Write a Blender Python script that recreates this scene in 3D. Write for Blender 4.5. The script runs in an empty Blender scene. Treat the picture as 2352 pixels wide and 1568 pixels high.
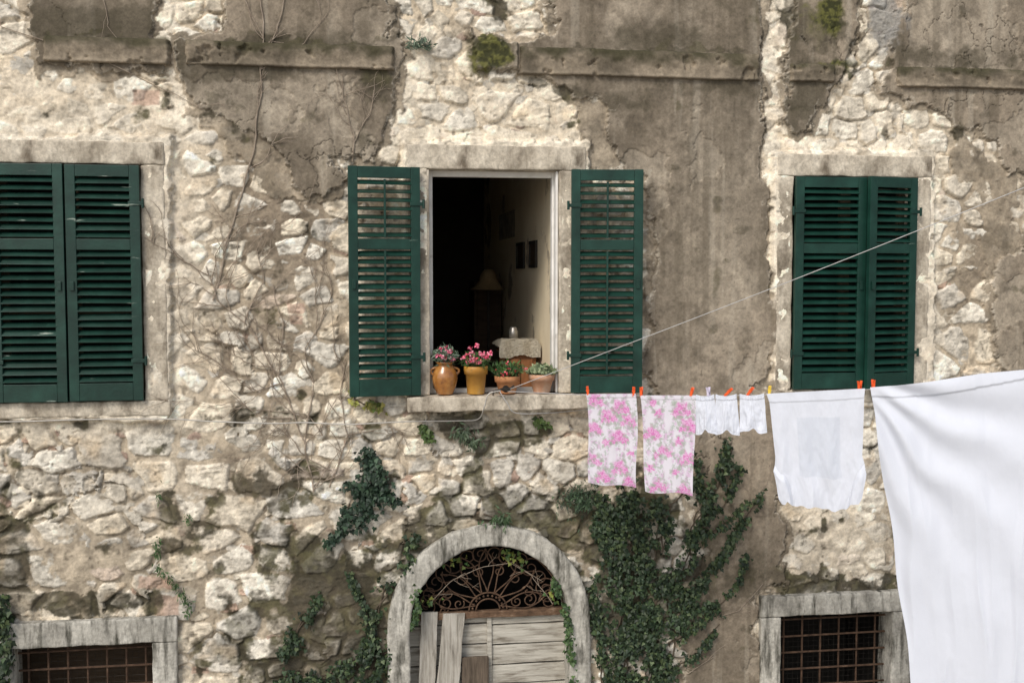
import bpy, math, random, bmesh
import numpy as np
from mathutils import Vector, Matrix, noise as mnoise

random.seed(11)
R = np.random.RandomState(5)
# ------------------------------------------------------------------ camera
F = 2500.0; PSI = math.radians(8.77); TH = math.radians(3.46)
C = np.array([-1.15, -7.45, 4.10])
fw = np.array([math.sin(PSI)*math.cos(TH), math.cos(PSI)*math.cos(TH), -math.sin(TH)])
rt = np.array([math.cos(PSI), -math.sin(PSI), 0.0])
up = np.cross(rt, fw)

def ray(px, py):
    return fw + rt*((px-1176)/F) + up*((784-py)/F)
def W(px, py, y=-0.08):
    d = ray(px, py); t = (y-C[1])/d[1]; return C+t*d
def WX(px, py, x):
    d = ray(px, py); t = (x-C[0])/d[0]; return C+t*d
def PX(x, y, z):
    dx = x-C[0]; dy = y-C[1]; dz = z-C[2]
    q = dx*fw[0]+dy*fw[1]+dz*fw[2]
    a = dx*rt[0]+dy*rt[1]+dz*rt[2]
    b = dx*up[0]+dy*up[1]+dz*up[2]
    return 1176+F*a/q, 784-F*b/q

sc = bpy.context.scene
COL = sc.collection
cam = bpy.data.cameras.new("camera"); camo = bpy.data.objects.new("camera", cam)
COL.objects.link(camo); sc.camera = camo
camo.location = C; camo.rotation_euler = (math.pi/2-TH, 0, -PSI)
cam.sensor_width = 36; cam.lens = 36*F/2352; cam.clip_end = 200
cam.dof.use_dof = True; cam.dof.focus_distance = 7.6; cam.dof.aperture_fstop = 3.5

# ------------------------------------------------------------------ light
w = bpy.data.worlds.new("World"); sc.world = w; w.use_nodes = True
nt = w.node_tree; bg = nt.nodes["Background"]
sky = nt.nodes.new("ShaderNodeTexSky"); sky.sky_type = 'NISHITA'; sky.sun_disc = False
sky.sun_elevation = math.radians(43); sky.sun_rotation = math.radians(220)
sky.dust_density = 2.0
hs = nt.nodes.new("ShaderNodeHueSaturation"); hs.inputs['Saturation'].default_value = 0.55
nt.links.new(sky.outputs[0], hs.inputs['Color']); nt.links.new(hs.outputs[0], bg.inputs[0])
bg.inputs[1].default_value = 0.15
sl = bpy.data.lights.new("sun", 'SUN'); so = bpy.data.objects.new("sun", sl); COL.objects.link(so)
sl.energy = 2.25; sl.angle = math.radians(22); sl.color = (1, 0.945, 0.86)
sd = Vector((0.60, 0.80, -0.96)).normalized()
so.rotation_euler = sd.to_track_quat('-Z', 'Y').to_euler()
so.location = (-3, -6, 9)
sc.view_settings.view_transform = 'Standard'; sc.view_settings.look = 'None'

# ------------------------------------------------------------------ noise
T = np.random.RandomState(7).rand(12, 256, 256)
def vn(x, y, s=0):
    xi = np.floor(x).astype(np.int64); yi = np.floor(y).astype(np.int64)
    fx = x-xi; fy = y-yi; fx = fx*fx*(3-2*fx); fy = fy*fy*(3-2*fy)
    t = T[s % 12]; x0 = xi & 255; x1 = (xi+1) & 255; y0 = yi & 255; y1 = (yi+1) & 255
    return (t[x0, y0]*(1-fx)+t[x1, y0]*fx)*(1-fy)+(t[x0, y1]*(1-fx)+t[x1, y1]*fx)*fy
def fbm(x, y, o=4, s=0):
    r = 0; a = 0.5; tot = 0
    for i in range(o):
        r = r+a*vn(x*(2.03**i)+i*17.3, y*(2.03**i)+i*9.1, s+i); tot += a; a *= 0.55
    return r/tot-0.5
def voro(u, v, s, jit=0.85):
    vi = np.floor(v).astype(np.int64)
    b1 = np.full(u.shape, 9.0); b2 = np.full(u.shape, 9.0)
    cid = np.zeros(u.shape, np.int64); ox = np.zeros(u.shape); oy = np.zeros(u.shape)
    for dj in (-1, 0, 1):
        cj = vi+dj; off = 0.5*(cj & 1)
        ui = np.floor(u-off).astype(np.int64)
        for di in (-1, 0, 1):
            ci = ui+di
            rx = T[s, ci & 255, cj & 255]; ry = T[s+1, ci & 255, cj & 255]
            dx = u-off-(ci+.5+(rx-.5)*jit); dy = v-(cj+.5+(ry-.5)*jit)
            d = np.cbrt(np.abs(dx)**3+np.abs(dy)**3)
            m = d < b1
            b2 = np.where(m, b1, np.minimum(b2, d))
            b1 = np.where(m, d, b1)
            cid = np.where(m, (ci & 255)*256+(cj & 255), cid)
            ox = np.where(m, dx, ox); oy = np.where(m, dy, oy)
    return b1, b2, cid, ox, oy
def ss(a, b, x):
    t = np.clip((x-a)/(b-a), 0, 1); return t*t*(3-2*t)
def mix(a, b, t):
    return a*(1-t)+b*t

# ------------------------------------------------------------------ materials
def newmat(name):
    m = bpy.data.materials.new(name); m.use_nodes = True
    n = m.node_tree; return m, n, n.nodes["Principled BSDF"]
def nm(name, cols, scale=5, stretch=(1, 1, 1), rough=.8, bump=.3, bscale=60, bdist=0.004, spec=.25,
       dirt=None, dscale=2, dthr=(.5, .7), dstretch=(1, 1, 1), metal=0, coat=0, fleck=0):
    m, n, p = newmat(name); N = n.nodes; L = n.links
    tc = N.new("ShaderNodeTexCoord")
    def noise(sc_, st, det=8):
        mp = N.new("ShaderNodeMapping"); mp.inputs['Scale'].default_value = st
        L.new(tc.outputs['Object'], mp.inputs[0])
        t = N.new("ShaderNodeTexNoise"); t.inputs['Scale'].default_value = sc_
        t.inputs['Detail'].default_value = det; t.inputs['Roughness'].default_value = .62
        L.new(mp.outputs[0], t.inputs[0]); return t
    t = noise(scale, stretch); cr = N.new("ShaderNodeValToRGB")
    e = cr.color_ramp.elements
    while len(e) < len(cols): e.new(.5)
    for i, (ps, c) in enumerate(cols):
        e[i].position = ps; e[i].color = (*c, 1)
    L.new(t.outputs['Fac'], cr.inputs[0]); out = cr.outputs[0]
    if dirt:
        t2 = noise(dscale, dstretch, 10)
        mr = N.new("ShaderNodeMapRange"); mr.inputs[1].default_value = dthr[0]; mr.inputs[2].default_value = dthr[1]
        L.new(t2.outputs['Fac'], mr.inputs[0])
        mx = N.new("ShaderNodeMixRGB"); mx.inputs[2].default_value = (*dirt, 1)
        L.new(mr.outputs[0], mx.inputs[0]); L.new(out, mx.inputs[1]); out = mx.outputs[0]
    if fleck:
        t3 = noise(fleck, (1, 1, 1), 5)
        mr = N.new("ShaderNodeMapRange"); mr.inputs[1].default_value = .32; mr.inputs[2].default_value = .66
        mr.inputs[3].default_value = .76; mr.inputs[4].default_value = 1.18
        L.new(t3.outputs['Fac'], mr.inputs[0])
        v = N.new("ShaderNodeVectorMath"); v.operation = 'SCALE'; L.new(out, v.inputs[0]); L.new(mr.outputs[0], v.inputs['Scale']); out = v.outputs[0]
    L.new(out, p.inputs['Base Color'])
    p.inputs['Roughness'].default_value = rough; p.inputs['Specular IOR Level'].default_value = spec
    p.inputs['Metallic'].default_value = metal; p.inputs['Coat Weight'].default_value = coat
    tb = noise(bscale, stretch); b = N.new("ShaderNodeBump"); b.inputs['Strength'].default_value = bump
    b.inputs['Distance'].default_value = bdist
    L.new(tb.outputs['Fac'], b.inputs['Height']); L.new(b.outputs[0], p.inputs['Normal'])
    return m
def colmat(name, rough=.9, fine=90, lo=.72, hi=1.25, bump=.5, bdist=.004, trans=0, spec=.2):
    m, n, p = newmat(name); N = n.nodes; L = n.links
    at = N.new("ShaderNodeAttribute"); at.attribute_name = "Col"
    tc = N.new("ShaderNodeTexCoord"); t = N.new("ShaderNodeTexNoise")
    t.inputs['Scale'].default_value = fine; t.inputs['Detail'].default_value = 7; t.inputs['Roughness'].default_value = .75
    L.new(tc.outputs['Object'], t.inputs[0])
    mr = N.new("ShaderNodeMapRange"); mr.inputs[1].default_value = .3; mr.inputs[2].default_value = .7
    mr.inputs[3].default_value = lo; mr.inputs[4].default_value = hi; L.new(t.outputs['Fac'], mr.inputs[0])
    v = N.new("ShaderNodeVectorMath"); v.operation = 'SCALE'
    L.new(at.outputs['Color'], v.inputs[0]); L.new(mr.outputs[0], v.inputs['Scale'])
    L.new(v.outputs[0], p.inputs['Base Color'])
    p.inputs['Roughness'].default_value = rough; p.inputs['Specular IOR Level'].default_value = spec
    b = N.new("ShaderNodeBump"); b.inputs['Strength'].default_value = bump; b.inputs['Distance'].default_value = bdist
    L.new(t.outputs['Fac'], b.inputs['Height']); L.new(b.outputs[0], p.inputs['Normal'])
    if trans:
        tr = N.new("ShaderNodeBsdfTranslucent"); L.new(v.outputs[0], tr.inputs[0])
        ms = N.new("ShaderNodeMixShader"); ms.inputs[0].default_value = trans
        L.new(p.outputs[0], ms.inputs[1]); L.new(tr.outputs[0], ms.inputs[2])
        L.new(ms.outputs[0], n.nodes["Material Output"].inputs[0])
    return m

M_wall = colmat("rubble_and_render", .92, 60, .74, 1.24, .7, .005)
M_leaf = colmat("leaf", .5, 30, .8, 1.2, .2, .002, trans=.2, spec=.35)
M_cloth = colmat("cotton_cloth", .9, 300, .97, 1.03, .2, .0008, trans=.2, spec=.1)
M_trim = nm("limestone_trim", [(.3, (.28, .238, .18)), (.45, (.46, .40, .315)), (.58, (.60, .53, .425)), (.75, (.72, .65, .535))], 6, (1, 1, .7),
            dirt=(.155, .125, .09), dscale=8, dthr=(.50, .71), dstretch=(1, 1, .45), bump=.9, bscale=40, bdist=.006, fleck=50)
M_trimg = nm("grey_limestone_trim", [(.3, (.20, .19, .165)), (.45, (.37, .35, .305)), (.6, (.52, .495, .435)), (.78, (.64, .61, .545))], 7, (1.3, 1, .5),
             dirt=(.065, .062, .048), dscale=10, dthr=(.49, .66), dstretch=(1.6, 1, .3), bump=.9, bscale=40, bdist=.006, fleck=50)
M_green = nm("green_paint", [(.3, (.003, .022, .015)), (.5, (.006, .036, .025)), (.75, (.013, .060, .043))], 6, (1, 1, 1), rough=.42, spec=.4,
             dirt=(.16, .22, .18), dscale=14, dthr=(.69, .75), dstretch=(.7, 1, 2.5), bump=.25, bscale=50)
M_green2 = nm("worn_green_paint", [(.3, (.003, .020, .014)), (.5, (.006, .033, .023)), (.75, (.013, .058, .041))], 6, (1, 1, 1), rough=.45, spec=.45,
              dirt=(.26, .31, .26), dscale=9, dthr=(.65, .70), dstretch=(.5, 1, 3.2), bump=.35, bscale=50)
M_white = nm("white_paint", [(.3, (.62, .59, .54)), (.6, (.80, .78, .74))], 6, rough=.5, dirt=(.3, .27, .22), dscale=9, dthr=(.62, .77))
M_iron = nm("dark_iron", [(.3, (.02, .018, .016)), (.7, (.05, .042, .035))], 30, rough=.6, metal=.4)
M_rustd = nm("old_brown_iron", [(.3, (.035, .022, .015)), (.55, (.085, .050, .032)), (.8, (.17, .11, .075))], 18, rough=.85, bump=.6)
M_rustt = nm("flaking_iron_bar", [(.3, (.06, .036, .022)), (.55, (.15, .09, .055)), (.8, (.32, .24, .17))], 18, (1, 1, 2), rough=.85, bump=.6)
M_rustf = nm("dark_rusty_iron", [(.3, (.035, .022, .015)), (.55, (.10, .058, .036)), (.8, (.21, .14, .09))], 22, rough=.85, bump=.6)
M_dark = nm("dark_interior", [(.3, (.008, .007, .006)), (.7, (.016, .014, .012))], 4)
M_brown = nm("brown_boards", [(.3, (.04, .026, .015)), (.7, (.08, .055, .035))], 6, (1, 1, 6))
M_wood = nm("weathered_wood", [(.3, (.26, .235, .195)), (.5, (.45, .42, .36)), (.72, (.60, .57, .50))], 3, (1, 1, 18), rough=.85, bump=1, bscale=10,
            dirt=(.13, .105, .075), dscale=4, dthr=(.52, .72), dstretch=(1, 1, 5))
M_woodv = nm("weathered_wood_upright", [(.3, (.20, .18, .15)), (.5, (.39, .36, .31)), (.72, (.55, .52, .465))], 3, (16, 16, 1), rough=.85, bump=1, bscale=10,
             dirt=(.08, .065, .045), dscale=3, dthr=(.52, .7), dstretch=(6, 6, 1))
M_dwood = nm("dark_old_wood", [(.3, (.05, .038, .028)), (.7, (.17, .13, .095))], 4, (14, 14, 1), bump=.8, bscale=12)
M_terra = nm("terracotta", [(.3, (.40, .17, .07)), (.6, (.55, .26, .12)), (.8, (.62, .36, .2))], 14, dirt=(.5, .42, .33), dscale=9, dthr=(.55, .8))
M_terrap = nm("pale_terracotta", [(.3, (.48, .25, .15)), (.6, (.58, .34, .22)), (.8, (.66, .46, .34))], 14, dirt=(.6, .5, .4), dscale=9, dthr=(.5, .8))
M_ochre = nm("ochre_glaze", [(.3, (.40, .18, .03)), (.6, (.53, .28, .05)), (.8, (.58, .35, .1))], 8, rough=.35, spec=.5, dirt=(.45, .3, .16), dscale=12, dthr=(.55, .8))
M_amph = nm("brown_glaze", [(.3, (.14, .05, .016)), (.5, (.34, .14, .03)), (.75, (.50, .25, .07))], 12, rough=.22, spec=.6, coat=.4)
M_soil = nm("soil", [(.3, (.03, .02, .012)), (.7, (.07, .05, .03))], 60)
M_twig = nm("dry_vine", [(.3, (.20, .155, .115)), (.7, (.40, .33, .26))], 20)
M_stem = nm("ivy_stem", [(.3, (.06, .045, .03)), (.7, (.14, .11, .08))], 20)
M_cord = nm("pale_cord", [(.3, (.38, .37, .36)), (.7, (.54, .53, .52))], 90, rough=.7)
M_cable = nm("grey_cable", [(.3, (.36, .34, .31)), (.7, (.58, .55, .50))], 20, rough=.6)
M_orange = nm("orange_plastic", [(.3, (.75, .08, .02)), (.7, (.85, .13, .03))], 20, rough=.4, bump=.05)
M_yellow = nm("yellow_plastic", [(.3, (.75, .5, .05)), (.7, (.85, .6, .08))], 20, rough=.4, bump=.05)
M_lilac = nm("lilac_plastic", [(.3, (.55, .5, .65)), (.7, (.65, .6, .72))], 20, rough=.4, bump=.05)
M_cream = nm("old_cream_plaster", [(.3, (.80, .67, .47)), (.6, (.90, .78, .57)), (.8, (.92, .81, .61))], 3, dirt=(.42, .35, .26), dscale=1.6, dthr=(.58, .62), bump=.4)
M_fleece = nm("fleece", [(.3, (.34, .30, .23)), (.7, (.60, .54, .43))], 60, bump=1, bscale=90, bdist=.02)
M_owood = nm("brown_wood", [(.3, (.19, .075, .03)), (.7, (.31, .135, .055))], 5, (6, 6, 1), rough=.5)
M_straw = nm("straw", [(.3, (.15, .10, .05)), (.7, (.25, .18, .09))], 40, (1, 1, 4))
M_paper = nm("picture_print", [(.3, (.20, .18, .14)), (.55, (.42, .38, .31)), (.75, (.6, .55, .46))], 9, bump=.05)
M_ground = nm("paving", [(.3, (.24, .22, .19)), (.7, (.40, .37, .32))], 3)
M_tin = nm("tin", [(.3, (.35, .33, .3)), (.7, (.55, .52, .48))], 12, rough=.35, metal=.7)

# ------------------------------------------------------------------ object helpers
wloc = {}
def link(o, parent, world):
    COL.objects.link(o)
    world = Vector([float(v) for v in world])
    wloc[o.name] = world
    if parent is not None:
        o.parent = parent; o.location = world-wloc[parent.name]
    else:
        o.location = world
    return o
def empty(name, loc, parent=None):
    o = bpy.data.objects.new(name, None); o.empty_display_size = .1
    return link(o, parent, loc)
def top(o, label, cat, group=None, kind=None):
    o["label"] = label; o["category"] = cat
    if group: o["group"] = group
    if kind: o["kind"] = kind
    return o
def mo(name, V, Fc, mat, parent=None, smooth=False, col=None, origin=None, rot=None, mats=None, mi=None):
    V = np.asarray(V, float)
    if origin is None:
        origin = np.array([(V[:, 0].min()+V[:, 0].max())/2, (V[:, 1].min()+V[:, 1].max())/2, V[:, 2].min()])
    me = bpy.data.meshes.new(name)
    me.from_pydata((V-origin).tolist(), [], [list(map(int, f)) for f in Fc])
    me.materials.append(mat)
    if mats:
        for m in mats: me.materials.append(m)
    if mi is not None: me.polygons.foreach_set("material_index", mi)
    if smooth: me.polygons.foreach_set("use_smooth", [True]*len(me.polygons))
    if col is not None:
        a = me.color_attributes.new("Col", 'FLOAT_COLOR', 'POINT')
        c = np.ones((len(V), 4), np.float32); c[:, :3] = col
        a.data.foreach_set("color", c.ravel())
    me.update()
    o = bpy.data.objects.new(name, me)
    return link(o, parent, origin)

class MB:
    def __init__(s): s.v = []; s.f = []; s.m = []
    def add(s, V, Fc, m=0):
        b = len(s.v); s.v += [tuple(map(float, p)) for p in V]
        s.f += [[b+i for i in f] for f in Fc]; s.m += [m]*len(Fc)
    def box(s, x0, x1, y0, y1, z0, z1, bev=0, amp=0, res=None, M=None, m=0, seed=0):
        bm = bmesh.new(); bmesh.ops.create_cube(bm, size=1)
        for v in bm.verts:
            v.co = Vector((x0+(v.co.x+.5)*(x1-x0), y0+(v.co.y+.5)*(y1-y0), z0+(v.co.z+.5)*(z1-z0)))
        if bev: bmesh.ops.bevel(bm, geom=bm.edges[:], offset=bev, segments=2, affect='EDGES', profile=.6)
        if res:
            for ax, (a, b) in enumerate(((x0, x1), (y0, y1), (z0, z1))):
                n = int((b-a)/res)
                no = Vector((0, 0, 0)); no[ax] = 1
                for i in range(1, n):
                    co = Vector((0, 0, 0)); co[ax] = a+(b-a)*i/n
                    bmesh.ops.bisect_plane(bm, geom=bm.verts[:]+bm.edges[:]+bm.faces[:], plane_co=co, plane_no=no)
        if amp:
            for v in bm.verts:
                p = v.co+Vector((seed, 0, 0))
                n1 = mnoise.noise_vector(p*6)+mnoise.noise_vector(p*19)*.6+mnoise.noise_vector(p*45)*.25
                v.co += n1*amp
        if M is not None:
            for v in bm.verts: v.co = M @ v.co
        bm.verts.index_update()
        s.add([v.co for v in bm.verts], [[v.index for v in f.verts] for f in bm.faces], m); bm.free()
    def tube(s, pts, r, n=6, m=0, cap=True):
        P = [Vector([float(c) for c in p]) for p in pts]; k = len(P)
        rr = r if hasattr(r, '__len__') else [r]*k
        V = []; Fc = []
        for i in range(k):
            t = (P[min(i+1, k-1)]-P[max(i-1, 0)])
            if t.length < 1e-9: t = Vector((0, 0, 1))
            t.normalize()
            a = Vector((0, 1, 0)) if abs(t.y) < .9 else Vector((1, 0, 0))
            u = t.cross(a).normalized(); v = t.cross(u)
            for j in range(n):
                an = 2*math.pi*j/n
                V.append(P[i]+(u*math.cos(an)+v*math.sin(an))*rr[i])
        for i in range(k-1):
            for j in range(n):
                Fc.append([i*n+j, i*n+(j+1) % n, (i+1)*n+(j+1) % n, (i+1)*n+j])
        if cap: Fc.append(list(range(n))[::-1]); Fc.append([(k-1)*n+j for j in range(n)])
        s.add(V, Fc, m)
    def lathe(s, prof, c, n=28, m=0, wob=0):
        V = []; Fc = []
        for i, (r, z) in enumerate(prof):
            for j in range(n):
                an = 2*math.pi*j/n; q = r*(1+wob*math.sin(3*an+z*9))
                V.append((c[0]+q*math.cos(an), c[1]+q*math.sin(an), c[2]+z))
        for i in range(len(prof)-1):
            for j in range(n):
                Fc.append([i*n+j, i*n+(j+1) % n, (i+1)*n+(j+1) % n, (i+1)*n+j])
        s.add(V, Fc, m)
    def obj(s, name, mat, parent=None, **k):
        if len(set(s.m)) > 1: k['mi'] = s.m
        return mo(name, s.v, s.f, mat, parent, **k)

IVY = (np.array([(0, 0, 0), (-.3, -.14, -.03), (-.55, .2, -.12), (-.3, .42, -.08), (0, 1, -.1), (.3, .42, -.08), (.55, .2, -.12), (.3, -.14, -.03)]),
       [[0, 4, 3, 2, 1], [0, 7, 6, 5, 4]])
LAN = (np.array([(0, 0, 0), (-.13, .35, -.04), (0, 1, -.12), (.13, .35, -.04)]), [[0, 2, 1], [0, 3, 2]])
PET = (np.array([(0, 0, 0), (-.35, .45, .1), (-.28, .95, .05), (.28, .95, .05), (.35, .45, .1)]), [[0, 4, 3, 2, 1]])
def leaves(P, size, shape, pal, outward=(0, -1, 0), spread=.6, tip=(0, 0, -1), tspread=.7):
    P = np.asarray(P); n = len(P); size = np.broadcast_to(size, (n,))*R.uniform(.55, 1.3, n)
    N = np.array(outward)+R.normal(0, spread, (n, 3)); N /= np.linalg.norm(N, axis=1)[:, None]
    D = np.array(tip)+R.normal(0, tspread, (n, 3)); D -= (D*N).sum(1)[:, None]*N; D /= np.linalg.norm(D, axis=1)[:, None]+1e-9
    S = np.cross(D, N)
    tp, tf = shape; k = len(tp)
    V = P[:, None, :]+size[:, None, None]*(tp[None, :, 0, None]*S[:, None]+tp[None, :, 1, None]*D[:, None]+tp[None, :, 2, None]*N[:, None])
    Fc = [[i*k+j for j in f] for i in range(n) for f in tf]
    pal = np.array(pal); a = R.randint(0, len(pal), n); b = R.randint(0, len(pal), n); t = R.rand(n)[:, None]
    c = (pal[a]*t+pal[b]*(1-t))*R.uniform(.6, 1.5, n)[:, None]
    return V.reshape(-1, 3), Fc, np.repeat(c, k, 0)

# ================================================================== HOUSE
house = empty("stone_house", (0, 0, 0))
top(house, "old rubble stone house with peeling brown render and green shutters", "house")

def rect(x0, x1, y0, y1, yy=-0.08):
    xm = (x0+x1)/2; ym = (y0+y1)/2
    return (W(x0, ym, yy)[0], W(x1, ym, yy)[0], W(xm, y1, yy)[2], W(xm, y0, yy)[2])
oL = rect(-15, 327, 376, 922); fL = rect(-70, 383, 322, 958)
oM = rect(987, 1284, 390, 905); fM = rect(936, 1345, 334, 945)
oR = rect(1820, 2098, 406, 892); fR = rect(1783, 2136, 356, 925)
oBL = rect(34, 353, 1483, 1900); fBL = rect(-20, 410, 1426, 1900)
oBR = rect(1792, 2046, 1410, 1850); fBR = rect(1745, 2090, 1364, 1850)
ax = W(1127, 1440)[0]; az = W(1127, 1437)[2]
ri = (W(1311, 1440)[0]-W(945, 1440)[0])/2; ro = (W(1359, 1440)[0]-W(892, 1440)[0])/2
riz = W(1127, 1254)[2]-az; roz = W(1127, 1206)[2]-az

# ---------------- wall
STEP = .0060
xs = np.concatenate([np.arange(-7, -3.9, .1), np.arange(-3.9, 4.5, STEP), np.arange(4.5, 8, .1)])
zs = np.concatenate([np.arange(-.02, 1.05, .08), np.arange(1.05, 6.6, STEP), np.arange(6.6, 8.2, .1)])
XX, ZZ = np.meshgrid(xs, zs)
px, py = PX(XX, -0.05, ZZ)
wx = fbm(XX*2.6, ZZ*2.6, 5, 1); wz = fbm(XX*2.6+50, ZZ*2.6, 5, 2)
hf = fbm(XX*16, ZZ*16, 4, 3); hg = fbm(XX*16+9, ZZ*16, 4, 4); vf = fbm(XX*42, ZZ*42, 3, 6)
qx = px+wx*75+hf*36+vf*10; qy = py+wz*75+hg*36

def sdp(poly, X, Y, pad=130):
    P = np.array(poly, float); out = np.full(X.shape, 999.0)
    m = (X > P[:, 0].min()-pad) & (X < P[:, 0].max()+pad) & (Y > P[:, 1].min()-pad) & (Y < P[:, 1].max()+pad)
    x = X[m]; y = Y[m]; d = np.full(x.shape, 1e12); ins = np.zeros(x.shape, bool)
    n = len(P)
    for i in range(n):
        a = P[i]; b = P[(i+1) % n]; ex, ey = b-a
        t = np.clip(((x-a[0])*ex+(y-a[1])*ey)/(ex*ex+ey*ey+1e-9), 0, 1)
        d = np.minimum(d, (x-a[0]-t*ex)**2+(y-a[1]-t*ey)**2)
        if ey != 0:
            c = ((a[1] > y) != (b[1] > y)) & (x < ex*(y-a[1])/ey+a[0]); ins ^= c
    d = np.sqrt(d); out[m] = np.where(ins, -d, d); return out
plaster = [
 [(88, -300), (368, -300), (372, 85), (398, 110), (392, 148), (88, 143)],
 [(500, -300), (880, -300), (885, 90), (915, 110), (912, 200), (905, 250), (875, 300), (862, 372), (842, 372), (770, 372), (790, 425), (700, 448), (672, 410), (635, 340), (560, 300), (500, 265), (455, 225), (425, 150), (415, 92), (500, 70)],
 [(1256, -300), (1778, -300), (1752, 85), (1762, 190), (1764, 330), (1744, 400), (1764, 500), (1766, 860), (1722, 895), (1790, 900), (1800, 1090), (1775, 1180), (1805, 1260), (1815, 1350), (1745, 1380), (1740, 1900), (1540, 1900), (1580, 1430), (1640, 1320), (1600, 1180), (1590, 1000), (1500, 900), (1470, 820), (1500, 760), (1480, 700), (1518, 620), (1490, 500), (1480, 430), (1503, 330), (1470, 262), (1400, 240), (1370, 215), (1300, 188), (1180, 170), (1100, 155), (1090, 80), (1190, 85), (1256, 90)],
 [(1395, 235), (1510, 260), (1510, 400), (1440, 400), (1390, 330)],
 [(1812, -300), (2010, -300), (1965, 50), (1935, 130), (1930, 200), (1885, 275), (1852, 318), (1815, 280), (1812, 140), (1842, 90)],
 [(2095, -300), (2700, -300), (2700, 420), (2325, 405), (2300, 340), (2268, 292), (2210, 290), (2150, 262), (2090, 240), (2030, 205), (2060, 150), (2072, 80)],
 [(2300, 590), (2700, 560), (2700, 860), (2315, 850), (2290, 760), (2278, 680)],
 [(640, 1260), (800, 1235), (890, 1300), (900, 1900), (610, 1900), (620, 1400)],
]
sdP = np.full(XX.shape, 999.0)
for p in plaster[:-1]: sdP = np.minimum(sdP, sdp(p, qx, qy))
sdG = sdp(plaster[-1], qx, qy)
under = [[(430, 230), (790, 420), (760, 450), (690, 470), (590, 400), (500, 330)], [(1330, 190), (1520, 240), (1530, 430), (1330, 380)],
         [(2180, 280), (2340, 400), (2352, 600), (2290, 600), (2240, 470), (2190, 380)], [(735, 180), (900, 170), (860, 380), (740, 370)]]
sdU = sdP-14+34*fbm(XX*5, ZZ*5, 3, 9)
for p in under: sdU = np.minimum(sdU, sdp(p, qx, qy)+60*fbm(XX*7, ZZ*7, 3, 9))

def blob(lst, X=None, Y=None):
    X = qx if X is None else X; Y = qy if Y is None else Y
    o = np.zeros(XX.shape)
    for cx, cy, rx, ry, s in lst:
        d = ((X-cx)/rx)**2+((Y-cy)/ry)**2
        o = np.maximum(o, s*np.exp(-d*1.1))
    return o
cov = blob([(620, 520, 200, 220, .65), (680, 850, 180, 230, .45), (560, 1050, 170, 120, .4), (2270, 560, 110, 240, .6), (1480, 640, 60, 250, .6),
            (2200, 800, 100, 80, .3), (440, 1120, 110, 120, .7), (180, 1290, 190, 80, 1.1), (1000, 1080, 120, 100, .2), (760, 1350, 170, 200, .6),
            (470, 1350, 120, 130, .3), (1930, 1240, 170, 110, .9), (200, 240, 260, 90, .9), (1430, 1250, 120, 250, .4), (40, 200, 160, 100, .6), (420, 640, 60, 330, .6)])
brown = blob([(640, 520, 230, 280, .95), (640, 850, 200, 260, .75), (2270, 560, 120, 250, .8), (1480, 640, 60, 250, .5), (600, 1100, 250, 120, .6),
              (760, 1350, 170, 200, .7), (1120, 1060, 260, 120, .65), (1420, 1280, 180, 250, .8), (480, 1400, 150, 170, .4), (1600, 1400, 200, 260, .6), (1200, 1000, 260, 60, .5)])
low = ss(880, 1050, py)

def cr(cid, s): return T[s, (cid//256) & 255, cid & 255]
w1x = XX+.12*fbm(XX*3.2, ZZ*3.2, 3, 5)+.020*hf; w1z = ZZ+.095*fbm(XX*3.2+31, ZZ*3.2, 3, 6)+.020*hg
c1, c2, cid2, ox2, oy2 = voro(w1x/.095+7, w1z/.070+3, 9)
e2 = c2-c1; s1 = cr(cid2, 1); s2 = cr(cid2, 7); s3 = cr(cid2, 2); s4 = cr(cid2, 5)
rough1 = fbm(XX*9, ZZ*9, 5, 7); ridg = np.abs(fbm(XX*11+5, ZZ*18, 4, 9)); chip = fbm(XX*38, ZZ*38, 3, 2)
facet = ox2*(s3-.5)+oy2*(s4-.5)
A = voro(w1x/.205, w1z/.150, 8, .82); B = voro(w1x/.31+4, w1z/.205+9, 3, .82)
big = (vn(XX*1.9+2, ZZ*2.3+5, 7)+.15*hf+.20*ss(900, 600, px)*low) > .60
b1, b2, cid, ox, oy = [np.where(big, bb, aa) for aa, bb in zip(A, B)]
e = b2-b1
r1 = cr(cid, 2); r2 = cr(cid, 3); r3 = cr(cid, 4); r4 = cr(cid, 5); r5 = cr(cid, 6)
thk = .05+.10*cr(cid, 7)
prof = ss(.04, .28, e); prof2 = ss(thk*.5, thk+.08, e)
hs1 = .004+prof2*.017+prof*(.002+.020*r1)+(ox*(r4-.5)+oy*(r5-.5))*.034*prof2+facet*.009*prof2-ridg*.028*prof2+rough1*.012*prof2+chip*.005+hf*.005
hs2 = .001+ss(.08, .3, e2)*(.005+.017*s1)-ridg*.014+facet*.008+chip*.004+rough1*.007
pick2 = (hs2 > hs1)
hst = np.maximum(hs1, hs2)
lump = fbm(XX*5.5, ZZ*5.5, 5, 8); smear = fbm(XX*3.3+11, ZZ*4.2, 5, 3)
pits = ss(.76, .90, vn(XX*30+.8*hf, ZZ*38, 4))*ss(-.02, .14, hg+.02)
mort = .0125+.016*lump+.028*smear*(1-.35*low)+.009*hf+.005*vf+.022*cov-.004*low*(1-cov)
d = hst-mort
sm = ss(-.0012, .0035, d)
h = np.maximum(hst, mort+.002*hg)-.004*pits
def sdr(x0, x1, y0, y1, X=None, Y=None):
    X = qx if X is None else X; Y = qy if Y is None else Y
    dx = np.maximum(x0-X, X-x1); dy = np.maximum(y0-Y, Y-y1)
    return np.where((dx > 0) & (dy > 0), np.hypot(np.maximum(dx, 0), np.maximum(dy, 0)), np.maximum(dx, dy))
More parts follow.
